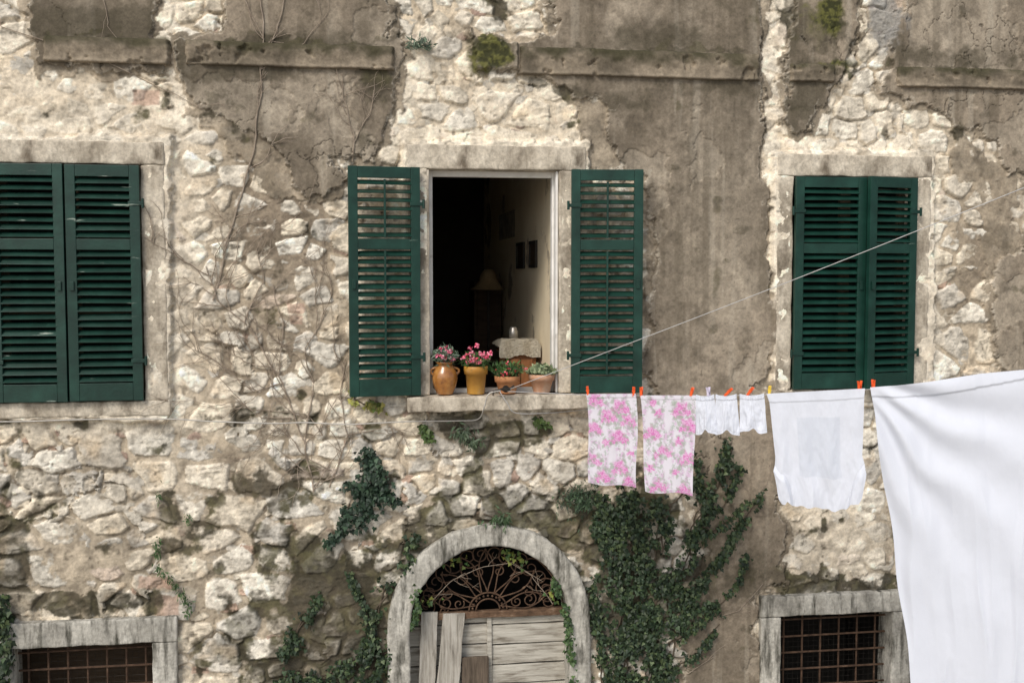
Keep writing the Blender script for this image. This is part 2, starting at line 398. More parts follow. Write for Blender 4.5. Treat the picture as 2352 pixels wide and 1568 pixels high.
lime = np.maximum.reduce([ss(50, 24, sdr(-70, 385, 322, 958)), ss(30, 12, sdr(936, 1345, 330, 900)), ss(36, 14, sdr(1783, 2136, 356, 920))])
strip = sdp([(375, -300), (420, -300), (412, 100), (440, 200), (455, 330), (400, 330), (405, 200), (385, 110)], qx, qy)
strip = np.minimum(strip, sdp([(1778, -300), (1815, -300), (1842, 90), (1812, 140), (1800, 330), (1785, 360), (1780, 860), (1745, 895), (1755, 860), (1766, 500), (1744, 400), (1766, 330), (1762, 190), (1752, 85)], qx, qy))
strip = np.minimum(strip, sdp([(885, 90), (1000, 100), (960, 250), (930, 330), (868, 370), (880, 300), (905, 250), (912, 200)], qx, qy)+8)
lime = np.maximum(lime, ss(14, -6, strip))
lime = np.maximum(lime, blob([(200, 270, 300, 60, .85), (60, 190, 200, 50, .6), (1180, 250, 240, 80, .5), (430, 600, 60, 330, .65), (2000, 290, 160, 60, .55), (1930, 1240, 150, 110, .85), (1400, 290, 30, 60, .6)]))
lime = np.maximum(lime, ss(.08, .22, smear)*(1-.8*brown)*(1-.4*low)*.5)
h = mix(h, .028+.022*lump+.014*rough1+.009*hf+.004*vf+.35*(h-.03), lime*.6)
mu = ss(2, -3, sdU); mp = ss(.8, -1.2, sdP); mg = ss(10, -20, sdG)
hu = .033+.012*lump+.008*hf+.004*vf
h = mix(h, np.maximum(h*.8, hu), mu)
scab = ss(.105, .118, fbm(XX*2.3+70, ZZ*2.3, 6, 4)+.04*hf)
hp = .056+.007*fbm(XX*2, ZZ*2, 5, 4)+.0025*hf+.0012*vf-.007*scab
crk = np.abs(fbm(XX*1.5+3, ZZ*1.2, 6, 10)); crack = ss(.0032, .0008, crk)*ss(0.05, .14, fbm(XX*.7, ZZ*.7, 2, 11)+.12)
h = mix(h, hp-.007*crack, mp)
# mossy stub of moulding
stub = ss(.012, -.004, np.maximum(np.abs(px+hf*20-1142)-48, np.abs(py+hg*20-128)-32)/330.)
h = np.maximum(h, (.080+.02*hf+.008*vf)*stub)
# mortar fillet running up to the stone surrounds
fil = np.minimum.reduce([sdr(-70, 383, 322, 958, px+hf*14, py+hg*14), sdr(936, 1345, 334, 890, px+hf*14, py+hg*14), sdr(1783, 2136, 356, 925, px+hf*14, py+hg*14)])
fw_ = ss(17, 5, fil+14*hf); h = np.maximum(h, (.074+.010*hf+.004*vf)*fw_)

def c3(a): return np.array(a)[None, None, :]
def M3(a, b, t): return a*(1-t[..., None])+b*t[..., None]
cream = c3((.77, .675, .53)); grey = c3((.60, .56, .49)); ochre = c3((.65, .49, .31)); brick = c3((.36, .20, .14)); pale = c3((.85, .79, .675))
st = M3(cream, grey, ss(.35, .95, r2+.30*low-.12)); st = M3(st, ochre, ss(.04, .28, fbm(XX*5, ZZ*5, 4, 3))*.6)
st = M3(st, pale, ss(.40, .9, r3)*.8)
st = M3(st, c3((.52, .37, .28)), ((r4 > .96)*1.0)*.5)
st2 = M3(cream, grey, ss(.3, .8, s2)); st2 = M3(st2, brick, (s1 > .95)*.7)
st = np.where(pick2[..., None], st2, st)
st = st*(.86+.28*r5)[..., None]*(1+.6*rough1[..., None]+.6*chip[..., None]+.45*hf[..., None])
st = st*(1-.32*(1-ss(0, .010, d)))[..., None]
st = st*(1-.28*ss(.12, .24, ridg))[..., None]
veins = ss(.012, .003, np.abs(fbm(XX*5+20, ZZ*7, 4, 1)))*ss(0, .15, wz+.05); st = st*(1-.35*veins)[..., None]
mo_c = M3(c3((.58, .485, .36)), c3((.25, .202, .148)), np.clip(brown*1.15, 0, 1)); mo_c = M3(mo_c, c3((.36, .305, .232)), low*.6*(1-brown))
mo_c = mo_c*(1+1.0*hf+.7*lump+.6*vf)[..., None]
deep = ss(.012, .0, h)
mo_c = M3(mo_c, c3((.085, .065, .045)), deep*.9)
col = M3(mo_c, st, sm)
limec = c3((.83, .74, .60))*(1+.7*hf+.6*rough1+.5*vf)[..., None]
limeM = np.maximum(lime, fw_*.95)
col = M3(col, limec, np.clip(limeM*1.1, 0, 1)*(.85-.35*ss(.2, .0, np.abs(lump))))
uc = M3(c3((.37, .305, .225)), c3((.21, .173, .125)), ss(-.15, .2, lump))*(1+.9*hf+.6*vf)[..., None]
col = M3(col, uc, mu*.92*(1-.6*sm*(h > hu)))
pc = M3(c3((.30, .247, .185)), c3((.180, .148, .110)), ss(-.14, .18, fbm(XX*1.3, ZZ*.9, 6, 6)))
pc = M3(pc, c3((.395, .335, .258)), ss(.02, .20, fbm(XX*2.6, ZZ*1.5+8, 6, 7))*.65)
pc = M3(pc, c3((.40, .34, .26)), blob([(1640, 600, 120, 300, .6), (1620, 1000, 100, 100, .3)]))
pc = M3(pc, c3((.42, .36, .28)), scab*.45)
spk = vn(XX*60, ZZ*60, 5); pc = M3(pc, c3((.07, .055, .04)), ss(.90, .98, spk)*.5)
blot = ss(.06, .24, fbm(XX*6, ZZ*6+30, 6, 5)); pc = M3(pc, c3((.125, .102, .074)), blot*.5)
pc = pc*(1+.6*hf+.5*vf)[..., None]
drip = ss(.02, .22, fbm(XX*11, ZZ*.7, 5, 10)+.35*fbm(XX*1.2, ZZ*1.2, 3, 2)); pc = M3(pc, c3((.105, .086, .060)), drip*.45)
drl = ss(.10, .28, fbm(XX*14+40, ZZ*.9, 5, 3)); pc = M3(pc, c3((.42, .37, .295)), drl*.35)
pc = M3(pc, c3((.05, .04, .03)), crack*.75)
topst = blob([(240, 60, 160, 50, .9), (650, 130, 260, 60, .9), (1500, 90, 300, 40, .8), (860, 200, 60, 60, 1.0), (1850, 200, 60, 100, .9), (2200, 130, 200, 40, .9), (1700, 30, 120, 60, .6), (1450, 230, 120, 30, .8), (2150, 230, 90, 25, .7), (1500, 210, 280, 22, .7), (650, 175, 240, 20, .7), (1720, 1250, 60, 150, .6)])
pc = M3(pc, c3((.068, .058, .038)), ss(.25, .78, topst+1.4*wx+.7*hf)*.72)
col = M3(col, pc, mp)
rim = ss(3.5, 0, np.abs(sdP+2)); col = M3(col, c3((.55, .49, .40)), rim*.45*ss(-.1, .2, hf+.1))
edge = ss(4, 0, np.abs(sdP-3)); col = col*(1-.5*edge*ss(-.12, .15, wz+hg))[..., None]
gc = M3(c3((.38, .34, .275)), c3((.12, .10, .075)), ss(-.2, .15, rough1+.4*hf)); col = M3(col, gc, mg*.45)
bk = np.zeros(XX.shape)
for (x0, x1, y0, y1) in ((660, 700, 697, 720), (662, 694, 724, 746), (303, 368, 207, 240), (318, 392, 1325, 1355), (352, 412, 1370, 1415), (1990, 2010, 480, 500), (440, 478, 1535, 1550)):
    ux = (px+hf*12-(x0+x1)/2)/((x1-x0)/2); uy = (py+hg*12-(y0+y1)/2)/((y1-y0)/2)
    bk = np.maximum(bk, ss(1.08, .92, np.maximum(np.abs(ux), np.abs(uy))))
col = M3(col, c3((.47, .32, .245))*(1+.8*hf+.6*chip)[..., None], bk*.75)
mo1 = blob([(1870, 60, 80, 110, .8), (1920, 170, 60, 30, .9), (860, 190, 60, 25, .8), (1130, 1190, 190, 60, 1.1), (1010, 1250, 110, 70, .9),
            (1100, 980, 240, 50, .8), (760, 1330, 130, 120, 1.1), (820, 1480, 130, 130, 1.2), (700, 1530, 130, 90, 1.2), (120, 1400, 250, 36, 1.1), (1330, 1190, 110, 70, .9),
            (1930, 1340, 190, 36, 1.1), (240, 80, 150, 12, .8), (660, 98, 260, 11, .9), (1450, 120, 300, 11, .8), (20, 1320, 50, 170, .9), (490, 210, 60, 60, .5),
            (2200, 154, 200, 12, .8), (1300, 200, 80, 25, .9), (380, 1180, 40, 130, .6), (1060, 1130, 130, 70, .6), (520, 1240, 120, 60, .5), (1440, 1330, 150, 260, 1.0),
            (620, 960, 250, 40, .5), (1150, 15, 60, 40, .8), (900, 1000, 60, 60, .5), (640, 1130, 200, 60, .45), (230, 1480, 60, 60, .3), (560, 1450, 110, 140, .65), (60, 980, 120, 30, .35), (1240, 1100, 100, 80, .45), (860, 1250, 80, 60, .8), (300, 1420, 60, 120, .3), (1620, 1250, 60, 200, .55)])
mn = fbm(XX*7, ZZ*7, 6, 0)
ms_ = ss(.34, .56, mo1+mn*1.8)
crev = 1-.45*ss(.01, .03, h-mort)
mossc = M3(c3((.030, .027, .014)), c3((.075, .070, .030)), ss(-.1, .25, hf+lump))
col = M3(col, mossc, ms_*.9*crev)
gm = ss(.35, .75, blob([(1142, 125, 58, 52, 1.35), (1895, 20, 50, 70, .9), (1925, 140, 70, 25, .9), (1135, 85, 40, 20, 1.0)])+.9*mn)
col = M3(col, M3(c3((.035, .038, .012)), c3((.115, .115, .03)), ss(-.12, .2, hf+vf)), gm*.92)
dirt = ss(.05, .30, fbm(XX*2.2+7, ZZ*1.6, 6, 8)+.10*low)
col = M3(col, c3((.17, .137, .098)), dirt*.26*(1-.6*mp))
grime = ss(.10, .24, fbm(XX*11+3, ZZ*11, 6, 1)+.03*low); col = M3(col, c3((.13, .104, .073)), grime*.34*(1-.3*mp))
col = M3(col, c3((.06, .048, .034)), pits*.5*(1-.5*mp))
greyp = blob([(2040, 55, 50, 80, 1)]); col = M3(col, c3((.24, .235, .225)), ss(.3, .6, greyp)*.8)
col = np.clip(col, .008, .86)
V = np.stack([XX, -h, ZZ], -1).reshape(-1, 3)
nz, nx = XX.shape
I = np.arange(nz*nx).reshape(nz, nx)
q = np.stack([I[:-1, :-1], I[:-1, 1:], I[1:, 1:], I[1:, :-1]], -1).reshape(-1, 4)
cxm = ((XX[:-1, :-1]+XX[1:, 1:])/2).ravel(); czm = ((ZZ[:-1, :-1]+ZZ[1:, 1:])/2).ravel()
hole = np.zeros(len(q), bool)
for o_ in (oL, oM, oR, oBL, oBR):
    hole |= (cxm > o_[0]-.02) & (cxm < o_[1]+.02) & (czm > o_[2]-.02) & (czm < o_[3]+.02)
rm = (ri+ro)/2; rmz = (riz+roz)/2
hole |= (np.abs(cxm-ax) < rm) & (czm < az)
hole |= (((cxm-ax)/rm)**2+((czm-az)/rmz)**2 < 1) & (czm >= az)
q = q[~hole]
me = bpy.data.meshes.new("wall"); me.vertices.add(len(V)); me.vertices.foreach_set("co", V.astype(np.float32).ravel())
me.loops.add(len(q)*4); me.loops.foreach_set("vertex_index", q.astype(np.int32).ravel())
me.polygons.add(len(q)); me.polygons.foreach_set("loop_start", np.arange(0, len(q)*4, 4, dtype=np.int32))
me.polygons.foreach_set("loop_total", np.full(len(q), 4, np.int32))
me.polygons.foreach_set("use_smooth", np.ones(len(q), bool))
me.update(calc_edges=True)
a = me.color_attributes.new("Col", 'FLOAT_COLOR', 'POINT')
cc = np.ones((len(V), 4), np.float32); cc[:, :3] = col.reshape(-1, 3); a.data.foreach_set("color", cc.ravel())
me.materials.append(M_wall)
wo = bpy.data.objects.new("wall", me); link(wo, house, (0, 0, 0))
def wall_h(x, z):
    i = min(max(np.searchsorted(zs, z), 0), nz-1); j = min(max(np.searchsorted(xs, x), 0), nx-1)
    return float(h[i, j])

# ---------------- ledges : thin eroded mouldings in the same render
for k, (x0, x1, y0, y1) in enumerate([(90, 393, 84, 143), (417, 912, 98, 153), (1190, 1757, 115, 177), (1816, 1928, 145, 186), (2062, 2800, 155, 201)]):
    z1 = W((x0+min(x1, 2352))/2, y0, -.09)[2]; z0 = W((x0+min(x1, 2352))/2, y1, -.09)[2]
    X0 = W(x0, 120, -.09)[0]; X1 = W(x1, 120, -.09)[0]
    nX = int((X1-X0)/.008); H_ = z1-z0
    prof = [(.035, z1+.004), (.060, z1+.002), (.078, z1-.004), (.083, z1-.012)]+[(.084+.004*math.sin(t*6), z1-.012-(H_-.024)*t) for t in np.linspace(.08, .95, 16)]+[(.088, z0+.012), (.085, z0+.003), (.072, z0), (.035, z0+.002)]
    uu = np.linspace(X0, X1, nX); npf = len(prof)
    PY = np.array([p[0] for p in prof]); PZ = np.array([p[1] for p in prof])
    UU, TT = np.meshgrid(uu, np.arange(npf)/npf); YY = np.repeat(PY[:, None], nX, 1); Z2 = np.repeat(PZ[:, None], nX, 1)
    n1 = fbm(UU*9+k*7, Z2*9, 4, 2); n2 = fbm(UU*30+k*7, Z2*30, 4, 5); n3 = fbm(UU*4+k*3, Z2*0+k, 4, 6)
    YY = YY+.008*n1+.010*n2-.028*ss(.14, .26, n1+.3*n2)
    Z2 = Z2+(.018*n3+.010*fbm(UU*22, Z2*0+k*2, 3, 8))*np.where(TT < .5, 1, .6)
    dd = np.minimum(UU-X0, X1-UU); YY = YY-.06*ss(.035+.05*n3, 0, dd+.03*n2)
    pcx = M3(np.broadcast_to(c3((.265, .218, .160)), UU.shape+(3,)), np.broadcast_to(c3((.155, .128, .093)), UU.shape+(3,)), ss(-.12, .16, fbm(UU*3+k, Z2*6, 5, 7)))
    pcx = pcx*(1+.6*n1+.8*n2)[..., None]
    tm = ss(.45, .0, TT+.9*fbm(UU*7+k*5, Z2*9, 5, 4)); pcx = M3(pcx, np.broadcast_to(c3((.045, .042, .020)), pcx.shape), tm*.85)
    VV = np.stack([UU, -YY, Z2], -1).reshape(-1, 3); I2 = np.arange(npf*nX).reshape(npf, nX)
    q2 = np.stack([I2[:-1, :-1], I2[1:, :-1], I2[1:, 1:], I2[:-1, 1:]], -1).reshape(-1, 4)
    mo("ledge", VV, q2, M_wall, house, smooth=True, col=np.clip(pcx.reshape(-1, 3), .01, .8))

# ---------------- surrounds
DEP = .14
def surround(par, o_, f_, mat, depth=DEP, bottom=True, sill_out=.0, front=-.080, seed=0):
    b = MB(); g = .003
    b.box(f_[0], f_[1], front, depth, o_[3], f_[3], bev=.009, amp=.006, res=.020, seed=seed)
    zb = o_[2] if bottom else f_[2]
    b.box(f_[0]+.004, o_[0], front+.004, depth-.004, zb, o_[3]-g, bev=.009, amp=.005, res=.022, seed=seed+1)
    b.box(o_[1], f_[1]-.004, front+.004, depth-.004, zb, o_[3]-g, bev=.009, amp=.005, res=.022, seed=seed+2)
    b.obj("surround", mat, par, smooth=True)
    if bottom:
        b = MB(); b.box(f_[0]-.01, f_[1]+.01, front-sill_out, depth, f_[2], o_[2]-g, bev=.010, amp=.006, res=.022, seed=seed+3)
        b.obj("sill", mat, par, smooth=True)
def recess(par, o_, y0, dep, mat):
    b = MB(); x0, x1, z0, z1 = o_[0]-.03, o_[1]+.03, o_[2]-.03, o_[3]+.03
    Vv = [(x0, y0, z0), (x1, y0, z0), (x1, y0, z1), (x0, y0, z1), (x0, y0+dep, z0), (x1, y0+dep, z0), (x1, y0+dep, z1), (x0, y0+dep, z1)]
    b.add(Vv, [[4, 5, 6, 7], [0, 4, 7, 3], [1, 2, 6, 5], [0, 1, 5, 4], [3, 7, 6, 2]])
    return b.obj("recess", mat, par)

def shutter(par, hinge, w_, h_, ang, mat, flip, rod, label=None, th=.036, tilt=40, pitch=.052):
    b = MB(); s = flip
    def bx(x0, x1, y0, y1, z0, z1, bev=.003, M=None):
        b.box(x0, x1, y0, y1, z0, z1, bev=bev, M=M)
    stw = .062
    bx(0, stw, -th/2, th/2, 0, h_); bx(w_-stw, w_, -th/2, th/2, 0, h_)
    zt = h_-.075; zb = .115; zm = h_*.665
    bx(stw+.001, w_-stw-.001, -th/2+.001, th/2-.001, zt, h_-.001)
    bx(stw+.001, w_-stw-.001, -th/2+.001, th/2-.001, .001, zb)
    bx(stw+.001, w_-stw-.001, -th/2+.001, th/2-.001, zm-.035, zm+.035)
    for za, zc, tl in ((zb, zm-.035, tilt+(5 if rod else 0)), (zm+.035, zt, tilt-(4 if rod else 0))):
        n = int(round((zc-za)/pitch)); p = (zc-za)/n
        for i in range(n):
            z = za+(i+.5)*p
            an = math.radians(tl+random.uniform(-6, 6))
            M = Matrix.Translation((0, 0, z)) @ Matrix.Rotation(random.uniform(-.009, .009), 4, 'Y') @ Matrix.Rotation(an, 4, 'X')
            bx(stw-.004, w_-stw+.004, -.025, .025, -.0035, .0035, .0015, M)
        if rod:
            bx(w_*.5-.007, w_*.5+.007, -.036, -.024, za+.01, zc-.01, .002)
    for z in (.17*h_, .84*h_):
        bx(-.03, .07, -th/2-.008, -th/2-.001, z-.012, z+.012, .002)
        b.tube([(-.022, -th/2-.008, z-.03), (-.022, -th/2-.008, z+.03)], .009, 8)
    bx(w_-.045, w_-.02, -th/2-.012, -th/2-.001, h_*.47, h_*.47+.06, .003)
    Vv = np.array(b.v); Fc = b.f
    if s < 0:
        Vv[:, 0] *= -1; Fc = [f[::-1] for f in Fc]
    ob = mo("shutter", Vv, Fc, mat, par, origin=np.zeros(3))
    wp = Vector([float(v) for v in hinge]); wloc[ob.name] = wp
    ob.location = wp-wloc[par.name]; ob.rotation_euler = (0, 0, ang)
    if label: ob["label"] = label
    return ob

def casement(par, o_, y):
    b = MB(); x0, x1, z0, z1 = o_; xm = (x0+x1)/2
    for (a0, a1) in ((x0, x0+.05), (x1-.05, x1), (xm-.04, xm+.04)):
        b.box(a0, a1, y, y+.04, z0, z1, bev=.003)
    for zz in (z0, z0+(z1-z0)*.36, z0+(z1-z0)*.68, z1-.05):
        b.box(x0+.05, x1-.05, y+.003, y+.037, zz, zz+.04, bev=.003)
    b.obj("sash", M_brown, par)

wl = empty("window", ((oL[0]+oL[1])/2, 0, oL[2]), house); wl["label"] = "window with closed worn green louvred shutters"
surround(wl, oL, fL, M_trim, seed=1); recess(wl, oL, DEP-.005, .5, M_dark); casement(wl, oL, .07)
hL = oL[3]-oL[2]; xm = W(154, 650, -.1)[0]
wR = oL[1]-xm-.006
shutter(wl, (oL[1]-.002, -.10, oL[2]+.005), wR, hL-.012, .015, M_green2, -1, False)
shutter(wl, (xm-wR-.006, -.10, oL[2]+.003), wR, hL-.008, -.03, M_green2, 1, False)
wr = empty("window", ((oR[0]+oR[1])/2, 0, oR[2]), house); wr["label"] = "window with green louvred shutters slightly ajar"
surround(wr, oR, fR, M_trim, seed=9); recess(wr, oR, DEP-.005, .5, M_dark); casement(wr, oR, .07)
hR = oR[3]-oR[2]
shutter(wr, (oR[0]+.004, -.10, oR[2]+.005), W(1984, 650, -.1)[0]-oR[0]-.006, hR-.012, -.03, M_green, 1, False)
wleaf = .42; lo, hi = 0.0, 1.4
for _ in range(40):
    a_ = (lo+hi)/2
    x_ = PX(oR[1]-.004-wleaf*math.cos(a_), -.10-wleaf*math.sin(a_), oR[2]+.7)[0]
    if x_ < 1992: lo = a_
    else: hi = a_
shutter(wr, (oR[1]-.004, -.10, oR[2]+.004), wleaf, hR-.010, a_, M_green, -1, False, "green shutter leaf standing ajar")
wm = empty("window", ((oM[0]+oM[1])/2, 0, oM[2]), house); wm["label"] = "open window with both green shutters folded back"
sill_z = W(1130, 904, -.06)[2]
oM = (oM[0], oM[1], sill_z, oM[3])
surround(wm, oM, (fM[0], fM[1], W(1140, 943, -.17)[2], fM[3]), M_trim, sill_out=.09, seed=21)
hM = W(880, 382, -.14)[2]-W(880, 908, -.14)[2]; zM = W(880, 909, -.14)[2]
xa = W(965, 650, -.13)[0]; wa = xa-W(801, 650, -.16)[0]
shutter(wm, (xa, -.125, zM), wa*1.005, hM, .10, M_green, -1, True, tilt=34, pitch=.055)
xb = W(1312, 650, -.13)[0]; wb = W(1473, 650, -.16)[0]-xb
shutter(wm, (xb, -.125, W(1390, 901, -.14)[2]), wb*1.01, W(1390, 390, -.14)[2]-W(1390, 901, -.14)[2], -.12, M_green, 1, True, tilt=34, pitch=.055)
b = MB(); x0, x1, z0, z1 = oM
b.box(x0, x0+.03, .03, .09, z0, z1, bev=.004); b.box(x1-.03, x1, .03, .09, z0, z1, bev=.004)
b.box(x0+.03, x1-.03, .032, .088, z1-.04, z1, bev=.004); b.box(x0+.03, x1-.03, .032, .088, z0, z0+.03, bev=.004)
b.box(x1-.018, x1-.002, -.05, .03, z0+.002, z1-.002, bev=.003)
b.obj("window_frame", M_white, wm)

# room
room = MB(); rx1 = oM[1]+.005; rx0 = oM[0]-1.6; ry0 = DEP+.005; ry1 = 4.0; rz0 = sill_z-.85; rz1 = oM[3]+.35
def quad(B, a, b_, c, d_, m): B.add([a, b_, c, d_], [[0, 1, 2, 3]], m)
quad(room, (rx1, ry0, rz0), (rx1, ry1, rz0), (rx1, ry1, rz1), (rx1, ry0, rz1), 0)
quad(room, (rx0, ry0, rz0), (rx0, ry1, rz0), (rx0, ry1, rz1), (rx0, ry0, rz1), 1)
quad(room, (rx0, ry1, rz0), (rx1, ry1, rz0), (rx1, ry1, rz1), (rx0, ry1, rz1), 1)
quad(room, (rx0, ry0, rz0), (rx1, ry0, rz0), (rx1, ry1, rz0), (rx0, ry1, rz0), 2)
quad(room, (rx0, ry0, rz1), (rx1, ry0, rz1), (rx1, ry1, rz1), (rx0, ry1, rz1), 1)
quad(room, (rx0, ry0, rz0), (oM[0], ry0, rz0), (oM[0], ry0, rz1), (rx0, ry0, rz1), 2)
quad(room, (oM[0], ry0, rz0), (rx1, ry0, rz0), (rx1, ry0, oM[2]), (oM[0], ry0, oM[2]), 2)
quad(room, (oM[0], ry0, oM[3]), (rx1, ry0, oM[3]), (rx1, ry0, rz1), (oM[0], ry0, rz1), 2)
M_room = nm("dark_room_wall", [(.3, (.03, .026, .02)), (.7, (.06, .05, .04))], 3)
M_floor = nm("pale_room_floor", [(.3, (.68, .57, .42)), (.7, (.84, .74, .58))], 3)
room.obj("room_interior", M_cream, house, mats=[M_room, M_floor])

# ---------------- arched doorway
dw = empty("arched_doorway", (ax, 0, 0), house)
Vv = []; Fc = []; S = []
for z in np.linspace(0.02-az, 0, 80)[:-1]: S.append(('l', z))
for t in np.linspace(math.pi, 0, 110): S.append(('a', t))
for z in np.linspace(0, 0.02-az, 80)[1:]: S.append(('r', z))
K = [(0, .20), (0, .1), (0, .03), (0, -.03), (0, -.072), (.03, -.084)]+[(t, -.087) for t in np.linspace(.12, .88, 8)]+[(.97, -.083), (1, -.07), (1, -.0)]
for i, (kd, t) in enumerate(S):
    for (k, y) in K:
        rx = ri+(ro-ri)*k; rz = riz+(roz-riz)*k
        if kd == 'l': p = [ax-rx, y, az+t]
        elif kd == 'r': p = [ax+rx, y, az+t]
        else: p = [ax+rx*math.cos(t), y, az+rz*math.sin(t)]
        v = Vector(p); nn = mnoise.noise_vector(v*6)*.008+mnoise.noise_vector(v*22)*.005+mnoise.noise_vector(v*50)*.003
        joint = .010 if (i % 27) == 13 else 0
        Vv.append((v.x+nn.x, v.y+nn.y+joint, v.z+nn.z))
nk = len(K)
for i in range(len(S)-1):
    for j in range(nk-1):
        Fc.append([i*nk+j, i*nk+j+1, (i+1)*nk+j+1, (i+1)*nk+j])
mo("arch_surround", Vv, Fc, M_trimg, dw, smooth=True)
recess(dw, (ax-ri-.05, ax+ri+.05, .02, az+riz+.05), .21, .6, M_dark)
zt1 = W(1130, 1402, .05)[2]; zt0 = W(1130, 1417, .05)[2]
b = MB(); b.box(ax-ri-.01, ax+ri+.01, .04, .10, zt0, zt1, bev=.006, amp=.005, res=.025); b.obj("transom", M_rustt, dw)
b = MB(); yy = .06; c0 = zt1+.005; base_h = az+riz-c0
def inside(x, z): return ((x-ax)/(ri-.01))**2+((z-az)/(riz-.01))**2 < 1
def arc(cx, cz, rx, rz, a0, a1, r=.006, n=24): b.tube([(cx+rx*math.cos(t), yy, cz+rz*math.sin(t)) for t in np.linspace(a0, a1, n)], r, 6)
H = base_h-.02; Wd = ri*.97
arc(ax, c0, .085, .08, 0, math.pi, .006); arc(ax, c0, .135, .125, 0, math.pi, .006)
for t in np.linspace(.15, math.pi-.15, 11):
    b.lathe([(0, -.010), (.010, 0), (0, .010)], (ax+.110*math.cos(t), yy, c0+.103*math.sin(t)), 8)
np_ = 7; rs_ = random.Random(4)
for i in range(np_):
    t = math.pi*(i+.5)/np_+rs_.uniform(-.05, .05)
    L_ = .80+rs_.uniform(-.05, .05)
    for sgn in (-1, 1):
        pts = []
        for s_ in np.linspace(0, 1, 14):
            r_ = .135+s_*(L_-.26)
            aa = t+sgn*.19*math.sin(math.pi*s_)
            k_ = r_/L_
            pts.append((ax+math.cos(aa)*(Wd)*k_*.92, yy, c0+math.sin(aa)*(H)*(.10+k_*.97)))
        b.tube(pts, .005, 6)
    b.lathe([(0, -.012), (.012, 0), (0, .012)], (pts[-1][0], yy, pts[-1][2]), 8)
def spiral(cx, cz, r0, a0, turns, hand, r=.0048):
    pts = [(cx+hand*r0*(1-.8*s_)*math.cos(a0+turns*2*math.pi*s_), yy+.014*s_, cz+r0*(1-.8*s_)*math.sin(a0+turns*2*math.pi*s_)) for s_ in np.linspace(0, 1, 30)]
    pts = [p for p in pts if inside(p[0], p[2]) and p[2] > c0-.01]
    if len(pts) > 3: b.tube(pts, r, 6)
for i in range(7):
    t = math.pi*(i+.0+.5)/7
    for hh in (-1, 1):
        tt = t+hh*.12
        spiral(ax+math.cos(tt)*Wd*.80, c0+math.sin(tt)*H*.85, .078*rs_.uniform(.8, 1.1), t*hh+rs_.uniform(-.4, .4), 1.4, hh)
    spiral(ax+math.cos(t+.2)*Wd*.58, c0+math.sin(t+.2)*H*.60, .045*rs_.uniform(.7, 1.2), t, 1.2, 1 if i % 2 else -1)
for sx in (-1, 1):
    spiral(ax+sx*Wd*.80, c0+.09, .075, .5, 1.6, sx); spiral(ax+sx*Wd*.55, c0+.06, .055, 1.5, 1.5, -sx); spiral(ax+sx*Wd*.38, c0+.05, .04, 2.5, 1.3, sx)
tmin = math.asin(min(1, (c0-az)/riz)) if c0 > az else 0
b.tube([(ax+(ri-.012)*math.cos(t), yy, az+(riz-.012)*math.sin(t)) for t in np.linspace(tmin, math.pi-tmin, 50)], .007, 6)
b.obj("fanlight_grille", M_rustf, dw, smooth=True)
xmid = W(1128, 1480, .08)[0]
b = MB(); k = 0
rows = [W(1200, yv, .08)[2] for yv in (1432, 1478, 1524, 1568, 1612, 1660, 1710, 1760, 1810, 1860, 1910, 1960)]
prev = zt0-.003
for r_ in rows:
    if r_ < .03: break
    b.box(xmid+.004, ax+ri+.01, .075+random.uniform(-.005, .005), .105, r_+.010, prev, bev=.005, amp=.003, res=.06, seed=k); prev = r_; k += 1.7
b.obj("door_leaf", M_wood, dw)
b = MB(); prev = zt0-.003
for r_ in rows:
    if r_ < .03: break
    b.box(ax-ri-.01, xmid-.004, .095+random.uniform(-.005, .005), .125, r_+.018, prev+.008, bev=.005, amp=.003, res=.06, seed=k+50); prev = r_; k += 1.7
b.box(xmid-.03, xmid+.002, .06, .095, .03, zt0-.004, bev=.004, amp=.002, res=.08)
b.obj("door_leaf", M_wood, dw)
def plank(xt, xb, w_, yt, mat, label):
    tp = W(xt, yt, .03); bt = W(xb, 1568, .03)
    dxz = (bt[0]-tp[0])/(bt[2]-tp[2]); zb_ = .02; xbz = tp[0]+dxz*(zb_-tp[2])
    b = MB(); L_ = tp[2]-zb_
    b.box(-w_/2, w_/2, -.012, .012, 0, L_, bev=.003, amp=.005, res=.04, seed=xt)
    Vv = np.array(b.v); Vv[:, 0] += xbz+dxz*Vv[:, 2]; Vv[:, 2] += zb_
    Vv[:, 1] += -.02+.055*(Vv[:, 2]-zb_)/L_
    o = mo("wooden_plank", Vv, b.f, mat); return top(o, label, "plank", "loose planks leaning on the door")
plank(987, 980, .115, 1405, M_woodv, "grey weathered plank leaning against the old door")
plank(1043, 1028, .155, 1408, M_woodv, "wide split grey plank leaning on the door")
plank(1092, 1092, .19, 1508, M_dwood, "short dark rotting board leaning on the door")

# ---------------- low windows with grilles
def grille(par, o_, y, nx_, dz):
    b = MB(); x0, x1, z0, z1 = o_
    for i in range(nx_):
        x = x0+(x1-x0)*(i+.5)/nx_
        b.tube([(x+random.uniform(-.004, .004), y, z0-.01), (x, y, z1+.01)], .0075, 6)
    z = z1-.06
    while z > z0:
        b.tube([(x0-.01, y-.012, z+random.uniform(-.005, .005)), (x1+.01, y-.012, z)], .0075, 6); z -= dz
    b.obj("grille", M_rustd, par)
    b = MB()
    for i in range(int((x1-x0)/.04)):
        x = x0+i*.04; b.tube([(x, y+.03, z0), (x, y+.03, z1)], .0008, 3)
    for i in range(int((z1-z0)/.04)):
        z = z0+i*.04; b.tube([(x0, y+.03, z), (x1, y+.03, z)], .0008, 3)
    b.obj("wire_mesh", M_iron, par)
bl = empty("window", ((oBL[0]+oBL[1])/2, 0, oBL[2]), house); bl["label"] = "low window with rusty iron bars"
